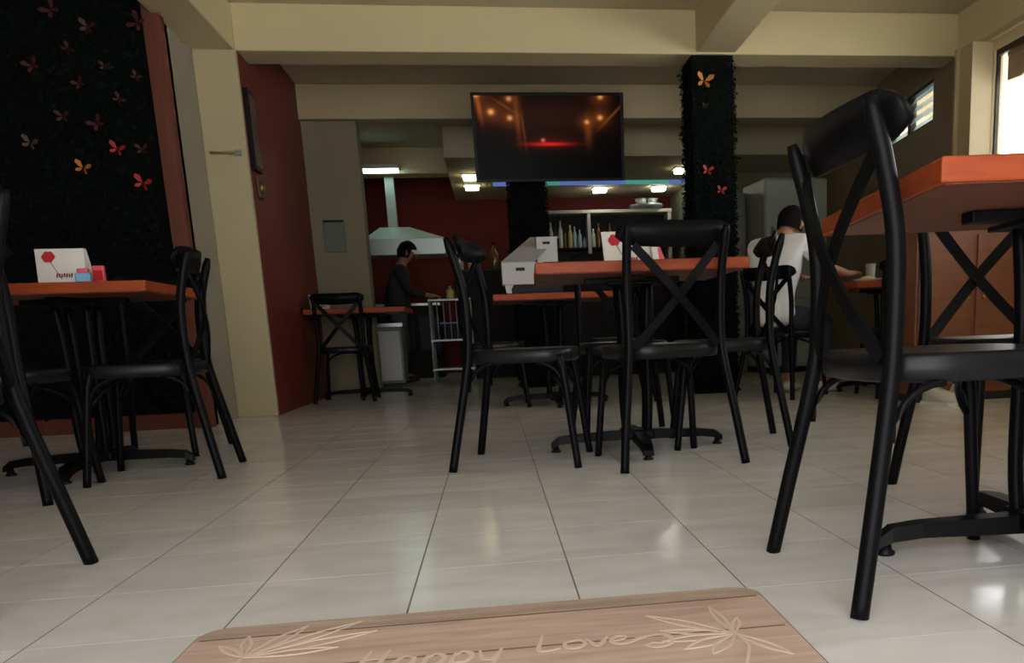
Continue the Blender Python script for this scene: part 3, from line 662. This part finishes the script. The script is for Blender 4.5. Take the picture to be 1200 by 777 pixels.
# things at the person's table
def bottle(x, y, z, h, rad, material, label, group=None, cap='black_plastic'):
    r = empty('bottle', (x, y, z), 0, label, 'bottle', group)
    MB().lathe([(rad*0.9, 0), (rad, h*0.03), (rad, h*0.55), (rad*0.8, h*0.64), (rad*0.38, h*0.74), (rad*0.34, h*0.93)], n=12).build('glass_body', material, r)
    MB().lathe([(rad*0.40, h*0.92), (rad*0.40, h)], n=10).build('cap', cap, r); return r
r = empty('drinking_glass', (2.68, 5.93, 0.765), 0, 'drinking glass on the table of the person in white', 'glass')
MB().lathe([(0.028, 0), (0.030, 0.01), (0.038, 0.13), (0.036, 0.13), (0.027, 0.012), (0.001, 0.012)], n=16).build('cup', 'glass_dish', r); MB().lathe([(0.026, 0.013), (0.031, 0.06), (0.001, 0.061)], n=14).build('drink', 'bottle_amber', r)
r = empty('plate', (2.60, 5.80, 0.765), 0, 'pale plate of food before the person in white', 'plate')
MB().lathe([(0.05, 0), (0.06, 0.004), (0.11, 0.018), (0.105, 0.02), (0.055, 0.008), (0.001, 0.008)], n=24).build('dish', 'offwhite', r); MB().lathe([(0.06, 0.009), (0.055, 0.03), (0.02, 0.042), (0.001, 0.043)], n=12).build('food', 'bottle_yellow', r)

# ------------------------------------------------------------------ left wall details
r = empty('picture_frame', (-1.527, 6.575, 1.93), 0, 'dark framed picture hanging on the maroon wall behind the pillar', 'picture')
MB().box(0, 0.03, -0.10, 0.10, -0.26, 0.26, 0.004).build('frame', 'black_plastic', r); MB().box(0.03, 0.033, -0.08, 0.08, -0.23, 0.23).build('print', 'picture', r)
r = empty('wall_ornament', (-1.527, 6.62, 1.57), 0, 'small pale carved ornament below the picture on the maroon wall', 'ornament')
MB().box(0, 0.02, -0.06, 0.06, -0.07, 0.07, 0.006).build('plate', 'pale_paper', r); MB().lathe([(0.04, 0), (0.03, 0.012), (0.015, 0.02)], n=12).xf(Matrix.Translation((0.02, 0, 0)) @ Matrix.Rotation(PI/2, 4, 'Y')).build('boss', 'brass', r)
r = empty('wall_plaque', (-1.33, 8.395, 1.43), 0, 'dull green notice plaque on the olive pier', 'plaque')
MB().box(-0.09, 0.09, -0.012, 0.0, -0.14, 0.14, 0.003).build('board', 'plaque', r); MB().box(-0.09, 0.09, -0.016, -0.012, 0.12, 0.14).build('top_edge', 'dark_wood', r)
r = empty('door_latch', (-1.66, 6.415, 1.765), 0, 'dark metal hook bar fixed on the cream pillar', 'latch')
MB().sweep([(-0.10, -0.012, 0.0), (0.06, -0.012, -0.004)], 0.008, 8).build('bar', 'brass', r); MB().box(0.05, 0.095, -0.02, 0.005, -0.022, 0.018, 0.004).build('catch', 'steel', r)

# ------------------------------------------------------------------ kitchen
kh = empty('range_hood', (-0.94, 11.25, 1.48), 0, 'pale steel extractor hood over the kitchen stove', 'range hood')
MB().box(-0.47, 0.47, -0.28, 0.28, 0.0, 0.19, 0.006).build('rim', 'hood_steel', kh)
MB().add([(-0.47, -0.28, 0.19), (0.47, -0.28, 0.19), (0.47, 0.28, 0.19), (-0.47, 0.28, 0.19), (-0.30, -0.10, 0.34), (0.05, -0.10, 0.34), (0.05, 0.12, 0.34), (-0.30, 0.12, 0.34)], [(3, 2, 1, 0), (4, 5, 6, 7), (0, 1, 5, 4), (1, 2, 6, 5), (2, 3, 7, 6), (3, 0, 4, 7)]).build('canopy', 'hood_steel', kh)
MB().box(-0.20, -0.09, -0.06, 0.04, 0.34, 0.925, 0.004).build('duct', 'rack_metal', kh)
fx = empty('fluorescent_light', (-1.15, 10.88, 2.44), 0, 'twin fluorescent tube fixture on the kitchen ceiling', 'ceiling light')
MB().box(-0.22, 0.22, -0.06, 0.115, 0.0, 0.045).build('housing', 'white', fx)
for dy in (-0.035, 0.035): MB().sweep([(-0.21, dy, -0.018), (0.21, dy, -0.018)], 0.016, 10).build('tube', 'tube_light', fx)
st_ = empty('stove', (-1.05, 11.4, 0), 0, 'dark kitchen range under the hood', 'stove')
MB().box(-0.55, 0.45, -0.30, 0.35, 0.0, 0.88, 0.01).build('body', 'dark_wood', st_); MB().box(-0.56, 0.46, -0.31, 0.36, 0.88, 0.92, 0.006).build('hob', 'steel', st_)
for k in range(3): MB().box(-0.45+k*0.32, -0.2+k*0.32, -0.31, -0.30, 0.35, 0.75).build('oven_door', 'black_plastic', st_)
# wire rack the person works at
rk = empty('wire_rack', (-0.43, 10.15, 0), 0, 'pale metal kitchen rack with shelves beside the person in black', 'rack')
for x in (-0.22, 0.22):
    for y in (-0.18, 0.18): MB().sweep([(x, y, 0), (x, y, 0.92)], 0.014, 8).build('post', 'rack_metal', rk)
for z in (0.14, 0.46, 0.90): MB().box(-0.235, 0.235, -0.195, 0.195, z-0.012, z+0.012, 0.003).build('shelf', 'rack_metal', rk)
for k in range(5): MB().sweep([(-0.14+0.07*k, -0.185, 0.47), (-0.14+0.07*k, -0.185, 0.89)], 0.006, 6).build('bar', 'rack_metal', rk)
for x, z, h, rad, mt, lb in ((-0.33, 0.912, 0.22, 0.035, 'bottle_amber', 'brown bottle on top of the wire rack'), (-0.42, 0.912, 0.16, 0.045, 'bottle_yellow', 'squat yellow jar on top of the wire rack')): bottle(x, 10.1, z, h, rad, mt, lb, 'bottles on the wire rack')
r = empty('storage_tub', (-0.40, 10.15, 0.472), 0, 'dark blue tub on the middle shelf of the wire rack', 'tub')
MB().add([(-0.11, -0.10, 0), (0.11, -0.10, 0), (0.11, 0.10, 0), (-0.11, 0.10, 0), (-0.14, -0.13, 0.17), (0.14, -0.13, 0.17), (0.14, 0.13, 0.17), (-0.14, 0.13, 0.17)], [(3, 2, 1, 0), (4, 5, 6, 7), (0, 1, 5, 4), (1, 2, 6, 5), (2, 3, 7, 6), (3, 0, 4, 7)]).build('body', 'trouser_dark', r); MB().box(-0.15, 0.15, -0.14, 0.14, 0.17, 0.185, 0.004).build('lid', 'print_blue', r)
# low pale cupboard behind the back-left table (pale panels seen under it)
r = empty('low_cupboard', (-1.30, 9.6, 0), 0, 'low pale kitchen cupboard seen below the distant red table', 'cupboard')
MB().box(-0.35, 0.38, -0.2, 0.2, 0.04, 0.62, 0.006).build('body', 'greywall', r); MB().box(-0.33, 0.01, -0.215, -0.2, 0.07, 0.58, 0.004).build('door', 'offwhite', r); MB().box(0.03, 0.36, -0.215, -0.2, 0.07, 0.58, 0.004).build('door', 'offwhite', r); MB().box(-0.37, 0.40, -0.22, 0.21, 0.62, 0.66, 0.004).build('worktop', 'steel', r)

# ------------------------------------------------------------------ bar
bc = empty('bar_counter', (1.45, 10.0, 0), 0, 'dark bar counter behind the centre table', 'counter')
MB().box(-1.15, 1.15, -0.22, 0.25, 0, 1.18, 0.006).build('body', 'dark_wood', bc); MB().box(-1.2, 1.2, -0.28, 0.28, 1.18, 1.23, 0.006).build('counter_top', 'black_plastic', bc)
for k in range(5): MB().box(-1.10+k*0.45, -0.72+k*0.45, -0.23, -0.22, 0.12, 1.05, 0.003).build('panel', 'dark_wood', bc)
bs = empty('back_bar_shelf', (1.62, 11.85, 0), 0, 'pale framed back bar shelf holding rows of bottles', 'shelf')
MB().box(-0.85, 0.85, 0.10, 0.13, 0.9, 2.01).build('back_panel', 'shadow_black', bs)
for x in (-0.83, -0.25, 0.83): MB().box(x-0.022, x+0.022, -0.16, 0.10, 0.9, 2.01, 0.003).build('upright', 'pale_metal', bs)
MB().box(-0.86, 0.86, -0.17, 0.11, 2.01, 2.05, 0.004).build('top_board', 'pale_metal', bs)
MB().box(-0.85, 0.85, -0.15, 0.10, 1.555, 1.58, 0.003).build('shelf_board', 'dark_wood', bs)
MB().box(-0.85, 0.85, -0.18, 0.10, 0.0, 0.9, 0.004).build('base_cabinet', 'dark_wood', bs)
BK = [('bottle_clear', 'clear'), ('bottle_amber', 'amber'), ('bottle_clear', 'clear'), ('bottle_amber', 'amber'), ('bottle_yellow', 'yellow'), ('bottle_blue', 'pale blue'), ('bottle_blue', 'pale blue'), ('bottle_clear', 'clear')]
order = ['first', 'second', 'third', 'fourth', 'fifth', 'sixth', 'seventh', 'eighth']
hs_ = [0.36, 0.30, 0.38, 0.22, 0.32, 0.30, 0.25, 0.15]
for k, (mt, cl) in enumerate(BK): bottle(0.87+k*0.063, 11.76+0.03*(k % 2), 1.58, hs_[k], 0.028, mt, f'{cl} bottle, {order[k]} from the left in the left bay of the back bar', 'bottles in the left bay of the back bar')
BK2 = [('bottle_clear', 'clear'), ('bottle_amber', 'amber'), ('bottle_clear', 'clear'), ('bottle_amber', 'amber'), ('bottle_clear', 'clear')]
hs2 = [0.26, 0.36, 0.22, 0.34, 0.22]
for k, (mt, cl) in enumerate(BK2): bottle(1.43+k*0.075, 11.76+0.03*(k % 2), 1.58, hs2[k], 0.028, mt, f'{cl} bottle, {order[k]} from the left in the right bay of the back bar', 'bottles in the right bay of the back bar')
r = empty('glass_dish', (2.16, 11.8, 2.05), 0, 'clear glass dish with stacked bowls on top of the back bar shelf', 'dish')
MB().lathe([(0.14, 0), (0.22, 0.03), (0.23, 0.06), (0.215, 0.06), (0.13, 0.015), (0.001, 0.012)], n=24).build('platter', 'glass_dish', r)
for dx in (-0.07, 0.08): MB().lathe([(0.05, 0.02), (0.075, 0.10), (0.08, 0.14), (0.072, 0.14), (0.045, 0.03), (0.001, 0.028)], (dx, 0, 0), 16).build('bowl', 'glass_dish', r)
# drinks cabinet left of the television column with vessels on it
dc = empty('drinks_cabinet', (0.06, 10.6, 0), 0, 'dark cabinet left of the television column topped with vessels', 'cabinet')
MB().box(-0.42, 0.40, -0.2, 0.25, 0, 1.22, 0.006).build('body', 'dark_wood', dc); MB().box(-0.44, 0.42, -0.22, 0.26, 1.22, 1.25, 0.004).build('top', 'black_plastic', dc)
for x in (-0.40, 0.01): MB().box(x, x+0.38, -0.215, -0.2, 0.08, 1.15, 0.004).build('door', 'dark_wood', dc)
for x, h, rad, mt, lb in ((-0.30, 0.36, 0.045, 'bottle_clear', 'tall pale bottle at the left end of the drinks cabinet'), (-0.17, 0.36, 0.035, 'bottle_yellow', 'slim yellow bottle on the drinks cabinet'), (0.10, 0.30, 0.055, 'bottle_amber', 'broad amber bottle on the drinks cabinet')): bottle(x, 10.5, 1.25, h, rad, mt, lb, 'bottles on the drinks cabinet')
pm = tag(MB().box(0.345, 0.365, 10.45, 10.47, 1.25, 1.95, 0.003).build('upright_rod', 'pale_metal'), 'thin pale upright rod left of the television column', 'rod')
# fridge
r = empty('refrigerator', (3.08, 8.95, 0), math.radians(4), 'tall grey green refrigerator behind the person in white', 'refrigerator')
MB().box(-0.33, 0.33, -0.31, 0.31, 0.06, 1.92, 0.015).build('cabinet', 'fridge', r); MB().box(-0.325, 0.325, -0.34, -0.312, 0.75, 1.90, 0.008).build('upper_door', 'fridge', r); MB().box(-0.325, 0.325, -0.34, -0.312, 0.10, 0.73, 0.008).build('lower_door', 'fridge', r)
MB().sweep([(-0.27, -0.365, 0.95), (-0.27, -0.365, 1.45)], 0.012, 8).build('handle', 'steel', r); MB().box(-0.31, 0.31, -0.28, 0.28, 0, 0.06).build('plinth', 'black_plastic', r)
r = empty('tall_cabinet', (2.42, 9.3, 0), 0, 'dim grey green tall cabinet between the hedge column and the refrigerator', 'cabinet')
MB().box(-0.28, 0.30, -0.2, 0.25, 0, 1.85, 0.008).build('body', 'greywall', r)
for x in (-0.27, 0.02): MB().box(x, x+0.27, -0.215, -0.2, 0.08, 1.80, 0.004).build('door', 'greywall', r)
for x in (-0.02, 0.04): MB().box(x-0.006, x+0.006, -0.235, -0.215, 0.95, 1.1, 0.002).build('handle', 'steel', r)
# lights in the soffit
def downlight(x, y, z, material, label):
    r = empty('downlight', (x, y, z), 0, label, 'ceiling light', 'square downlights in the bar soffit')
    m = MB(); m.box(-0.10, 0.10, -0.10, -0.08, -0.012, 0).box(-0.10, 0.10, 0.08, 0.10, -0.012, 0).box(-0.10, -0.08, -0.08, 0.08, -0.012, 0).box(0.08, 0.10, -0.08, 0.08, -0.012, 0)
    m.build('frame', 'white', r); MB().box(-0.08, 0.08, -0.08, 0.08, -0.055, -0.001, 0.01).build('diffuser', material, r)
for x, y, mt, lb in ((-0.11, 10.50, 'downlight', 'upper yellow square downlight left of the television'), (-0.105, 11.20, 'downlight', 'lower yellow square downlight left of the television'), (1.513, 11.55, 'downlight_cool', 'white square downlight above the bottle shelf'), (2.277, 11.50, 'downlight_cool', 'white square downlight above the glass dish'), (2.304, 10.23, 'downlight', 'yellow square downlight beside the hedge column')):
    downlight(x, y, 2.30, mt, lb)
ls = empty('led_strip', (1.3, 11.02, 2.30), 0, 'blue and green glowing light strip under the bar soffit', 'light strip')
for k in range(9):
    x0 = -1.15+k*0.27; MB().box(x0, x0+0.27, -0.012, 0.012, -0.045, 0.0).build('segment', 'led_blue' if k in (0, 1, 3, 4, 5, 8) else 'led_green', ls)

# ------------------------------------------------------------------ right side cabinet
r = empty('wooden_cabinet', (2.90, 5.10, 0), 0, 'orange brown wooden cabinet behind the chair on the right', 'cabinet')
MB().box(-0.40, 0.33, -0.2, 0.14, 0.05, 1.06, 0.006).build('body', 'cab_wood', r); MB().box(-0.42, 0.35, -0.22, 0.15, 1.06, 1.09, 0.005).build('top', 'table_wood', r)
for x in (-0.385, -0.02): MB().box(x, x+0.33, -0.215, -0.2, 0.10, 0.98, 0.004).build('door', 'cab_wood', r)
for x in (-0.09, 0.02): MB().lathe([(0.006, 0), (0.008, 0.012), (0.013, 0.018), (0.010, 0.024)], n=10).xf(Matrix.Translation((x, -0.215, 0.62)) @ Matrix.Rotation(PI/2, 4, 'X')).build('knob', 'brass', r)
MB().box(-0.38, 0.31, -0.18, 0.13, 0, 0.05).build('plinth', 'shadow_black', r)

for dx, rz, lb in ((0.0, 0.35, 'left pale shoe of the pair on the floor before the wooden cabinet'), (0.105, -0.15, 'right pale shoe of the pair on the floor before the wooden cabinet')):
    r = empty('shoe', (2.58+dx*1.2, 4.72, 0), rz, lb, 'shoe', 'pale shoes before the wooden cabinet')
    m = MB(); vs = []; fs = []
    prof = [(-0.13, 0.020, 0.035, 0.025), (-0.11, 0.038, 0.05, 0.0), (-0.04, 0.046, 0.065, 0.0), (0.03, 0.040, 0.085, 0.0), (0.09, 0.036, 0.095, 0.0), (0.12, 0.022, 0.085, 0.0)]
    for y_, w_, h_, b_ in prof: vs += [(-w_, y_, 0.02), (w_, y_, 0.02), (w_*0.9, y_, 0.02+h_*0.6), (w_*0.4, y_, 0.02+h_), (-w_*0.4, y_, 0.02+h_), (-w_*0.9, y_, 0.02+h_*0.6)]
    for i in range(5):
        for q in range(6): fs.append((i*6+q, i*6+(q+1) % 6, i*6+6+(q+1) % 6, i*6+6+q))
    fs += [(5, 4, 3, 2, 1, 0), tuple(range(30, 36))]
    m.add(vs, fs, True).build('upper', 'shoe_white', r)
    MB().prism([(-0.022, -0.135), (0.022, -0.135), (0.046, -0.09), (0.048, -0.03), (0.040, 0.06), (0.030, 0.125), (-0.030, 0.125), (-0.040, 0.06), (-0.048, -0.03), (-0.046, -0.09)], 0.0, 0.022).build('sole', 'white', r)

# ------------------------------------------------------------------ people
def skin(name, verts, edges, rads, material, parent, root=0, sub=2):
    me = bpy.data.meshes.new(name); me.from_pydata(verts, edges, [])
    me.materials.append(MATS[material])
    o = bpy.data.objects.new(name, me); COL.objects.link(o); o.parent = parent
    md = o.modifiers.new('skin', 'SKIN'); md.use_smooth_shade = True
    sv = me.skin_vertices[0].data if me.skin_vertices else None
    if sv is None:
        bpy.context.view_layer.objects.active = o; me.attributes.new('x', 'FLOAT', 'POINT')
    for i, rr in enumerate(rads):
        q = me.skin_vertices[0].data[i]; q.radius = rr if isinstance(rr, tuple) else (rr, rr); q.use_root = (i == root)
    s2 = o.modifiers.new('sub', 'SUBSURF'); s2.levels = sub; s2.render_levels = sub
    return o
def chain_mesh(chains):
    """chains: list of lists of (point, radius); first point of a chain equal to an existing vert joins it"""
    V, E, R = [], [], []
    def idx(p, rr):
        for i, q in enumerate(V):
            if (Vector(q)-Vector(p)).length < 1e-4: return i
        V.append(tuple(p)); R.append(rr); return len(V)-1
    for ch in chains:
        prev = None
        for p, rr in ch:
            i = idx(p, rr)
            if prev is not None: E.append((prev, i))
            prev = i
    return V, E, R
def ensure_skin(o): pass
def build_person(loc, rz, label, J, top_mat, leg_mat, shoe_mat, hair_long, sleeve):
    """J: joint dictionary, local frame: +y facing, +x the person's right-hand side is -x"""
    root = empty('person', loc, rz, label, 'person')
    def lerp(a, b, t): return tuple(Vector(a).lerp(Vector(b), t))
    ch = []
    pel, spn, chs, nck, hd = J['pelvis'], J['spine'], J['chest'], J['neck'], J['head']
    ch.append([(pel, (0.07, 0.06)), (spn, (0.09, 0.075)), (chs, (0.105, 0.08)), (nck, (0.055, 0.055)), (lerp(nck, hd, 0.45), (0.052, 0.055)), (hd, (0.078, 0.092)), (J['crown'], (0.06, 0.07))])
    for s in ('l', 'r'):
        sh, el, wr, ha = J['sh_'+s], J['el_'+s], J['wr_'+s], J['ha_'+s]
        ch.append([(chs, 0), (sh, 0.046), (lerp(sh, el, .5), 0.042), (el, 0.037), (lerp(el, wr, .4), 0.036), (wr, 0.024), (ha, (0.036, 0.016))])
        d = (Vector(ha)-Vector(wr)).normalized(); side = d.cross(Vector((0, 0, 1)));
        if side.length < 0.2: side = Vector((0, 1, 0))
        side.normalize(); dn = Vector((0, 0, -1))
        for k, (off, ln) in enumerate(((-0.030, 0.062), (-0.010, 0.072), (0.010, 0.068), (0.029, 0.052))):
            a = Vector(ha)+side*off+d*0.018; b2 = a+d*ln*0.55+dn*0.010; c2 = b2+d*ln*0.35+dn*0.022
            ch.append([(ha, 0), (tuple(a), 0.0095), (tuple(b2), 0.0085), (tuple(c2), 0.0072)])
        tsgn = 1 if s == 'l' else -1
        a = Vector(wr).lerp(Vector(ha), 0.5)+side*0.040*tsgn; b2 = a+d*0.03+side*0.018*tsgn+dn*0.01
        ch.append([(ha, 0), (tuple(a), 0.011), (tuple(b2), 0.009)])
        hp_, kn, an, to = J['hp_'+s], J['kn_'+s], J['an_'+s], J['to_'+s]
        ch.append([(pel, 0), (hp_, 0.06), (lerp(hp_, kn, .5), 0.062), (kn, 0.050), (lerp(kn, an, .35), 0.052), (an, 0.036), (to, (0.036, 0.026))])
    V, E, R = chain_mesh(ch)
    skin('body', V, E, R, 'skin', root)
    ct = [[(lerp(pel, spn, -0.45), (0.175, 0.175)), (lerp(pel, spn, 0.4), (0.150, 0.150)), (spn, (0.145, 0.145)), (chs, (0.155, 0.145)), (lerp(chs, nck, 0.55), (0.10, 0.10)), (lerp(chs, nck, 0.85), (0.066, 0.066))]]
    for s in ('l', 'r'):
        sh, el, wr = J['sh_'+s], J['el_'+s], J['wr_'+s]
        c = [(chs, 0), (sh, 0.074), (lerp(sh, el, .5), 0.064), (lerp(sh, el, .85), 0.056)]
        if sleeve > 1: c += [(lerp(el, wr, .2), 0.052), (lerp(el, wr, .9), 0.038)]
        ct.append(c)
    V, E, R = chain_mesh(ct); skin('shirt', V, E, R, top_mat, root)
    lg = [[(lerp(pel, spn, 0.25), (0.140, 0.108)), (pel, (0.16, 0.135))]]
    for s in ('l', 'r'):
        hp_, kn, an = J['hp_'+s], J['kn_'+s], J['an_'+s]
        lg.append([(pel, 0), (hp_, 0.112), (lerp(hp_, kn, .5), 0.086), (kn, 0.070), (lerp(kn, an, .5), 0.062), (lerp(kn, an, .93), 0.054)])
    V, E, R = chain_mesh(lg); skin('trousers', V, E, R, leg_mat, root)
    for s in ('l', 'r'):
        an, to = Vector(J['an_'+s]), Vector(J['to_'+s]); d = (to-an); d.z = 0; d.normalize(); h0 = an-d*0.05
        V = [tuple(Vector((h0.x, h0.y, 0.045))), tuple(Vector((an.x+d.x*0.05, an.y+d.y*0.05, 0.045))), tuple(Vector((to.x+d.x*0.06, to.y+d.y*0.06, 0.032)))]
        skin('shoe', V, [(0, 1), (1, 2)], [(0.042, 0.042), (0.046, 0.044), (0.042, 0.030)], shoe_mat, root)
    # hair cap and ears, nose
    hv = Vector(hd); cv = Vector(J['crown']); ax = (cv-hv).normalized(); fy = Vector(J['face']).normalized()
    sx = ax.cross(fy).normalized(); fy = sx.cross(ax)
    cen = hv+ax*0.025
    m = MB(); vs = []; fs = []; nu, nv = 18, 9; rr = random.Random(5)
    for j in range(nv+1):
        ph = PI*0.5-(PI*0.5+0.55)*j/nv
        for i in range(nu):
            th = 2*PI*i/nu; c = math.cos(th)
            p2 = ph if c < 0.35 else max(ph, 0.42)
            wob = 1+0.05*rr.random()
            vs.append(cen+(sx*math.sin(th)*0.092+fy*c*0.108)*math.cos(p2)*wob+ax*math.sin(p2)*0.125*wob)
    for j in range(nv):
        for i in range(nu): fs.append((j*nu+i, j*nu+(i+1) % nu, (j+1)*nu+(i+1) % nu, (j+1)*nu+i))
    m.add(vs, fs, True).build('hair', 'hair', root)
    for sg in (-1, 1):
        c = hv+sx*sg*0.086-fy*0.005+ax*0.0
        MB().sweep([c-ax*0.03, c+sx*sg*0.012, c+ax*0.03-fy*0.008], [0.008, 0.015, 0.012], 8).build('ear', 'skin', root)
        e = hv+sx*sg*0.032+fy*0.088+ax*0.012
        MB().sweep([e-sx*0.012, e+fy*0.004, e+sx*0.012], [0.003, 0.007, 0.003], 8).build('eye', 'hair', root)
    MB().sweep([hv+fy*0.085+ax*0.022, hv+fy*0.108-ax*0.012, hv+fy*0.092-ax*0.022], [0.007, 0.012, 0.009], 8).build('nose', 'skin', root)
    MB().sweep([hv+fy*0.086-ax*0.048-sx*0.022, hv+fy*0.094-ax*0.046, hv+fy*0.086-ax*0.048+sx*0.022], [0.004, 0.007, 0.004], 8).build('mouth', 'rose_red', root)
    return root
# seated person in white, seen from behind, leaning over the table to the right
J1 = dict(pelvis=(0, -0.06, 0.55), spine=(0, -0.06, 0.75), chest=(0, 0.0, 0.98), neck=(0, 0.06, 1.09), head=(0.01, 0.16, 1.165), crown=(0.01, 0.185, 1.222), face=(0.1, 1, -0.45),
          sh_l=(-0.19, 0.01, 1.03), el_l=(-0.23, 0.22, 0.84), wr_l=(-0.10, 0.42, 0.83), ha_l=(-0.05, 0.49, 0.83),
          sh_r=(0.19, 0.01, 1.03), el_r=(0.30, 0.20, 0.86), wr_r=(0.33, 0.42, 0.83), ha_r=(0.33, 0.50, 0.84),
          hp_l=(-0.10, 0.02, 0.535), kn_l=(-0.14, 0.42, 0.52), an_l=(-0.14, 0.40, 0.09), to_l=(-0.15, 0.54, 0.04),
          hp_r=(0.10, 0.02, 0.535), kn_r=(0.14, 0.42, 0.52), an_r=(0.16, 0.38, 0.09), to_r=(0.18, 0.52, 0.04))
build_person((1.99, 5.90, 0), math.radians(-48), 'seated person in a white shirt with dark hair, seen from behind', J1, 'shirt_white', 'trouser_dark', 'shoe_white', False, 1)
J2 = dict(pelvis=(0, 0, 0.84), spine=(0, 0.01, 1.0), chest=(0, 0.05, 1.19), neck=(0, 0.09, 1.32), head=(0, 0.15, 1.42), crown=(0, 0.165, 1.485), face=(0.0, 1, -0.35),
          sh_l=(-0.17, 0.05, 1.25), el_l=(-0.20, 0.14, 1.02), wr_l=(-0.14, 0.36, 0.97), ha_l=(-0.12, 0.43, 0.96),
          sh_r=(0.17, 0.05, 1.25), el_r=(0.21, 0.12, 1.02), wr_r=(0.17, 0.34, 0.96), ha_r=(0.15, 0.41, 0.955),
          hp_l=(-0.09, 0.0, 0.81), kn_l=(-0.10, 0.05, 0.45), an_l=(-0.10, 0.0, 0.08), to_l=(-0.11, 0.14, 0.04),
          hp_r=(0.09, 0.0, 0.81), kn_r=(0.10, 0.03, 0.45), an_r=(0.11, -0.06, 0.08), to_r=(0.12, 0.08, 0.04))
build_person((-1.02, 10.25, 0), math.radians(-82), 'standing person in black working at the kitchen rack', J2, 'shirt_black', 'trouser_grey', 'shirt_black', False, 2)
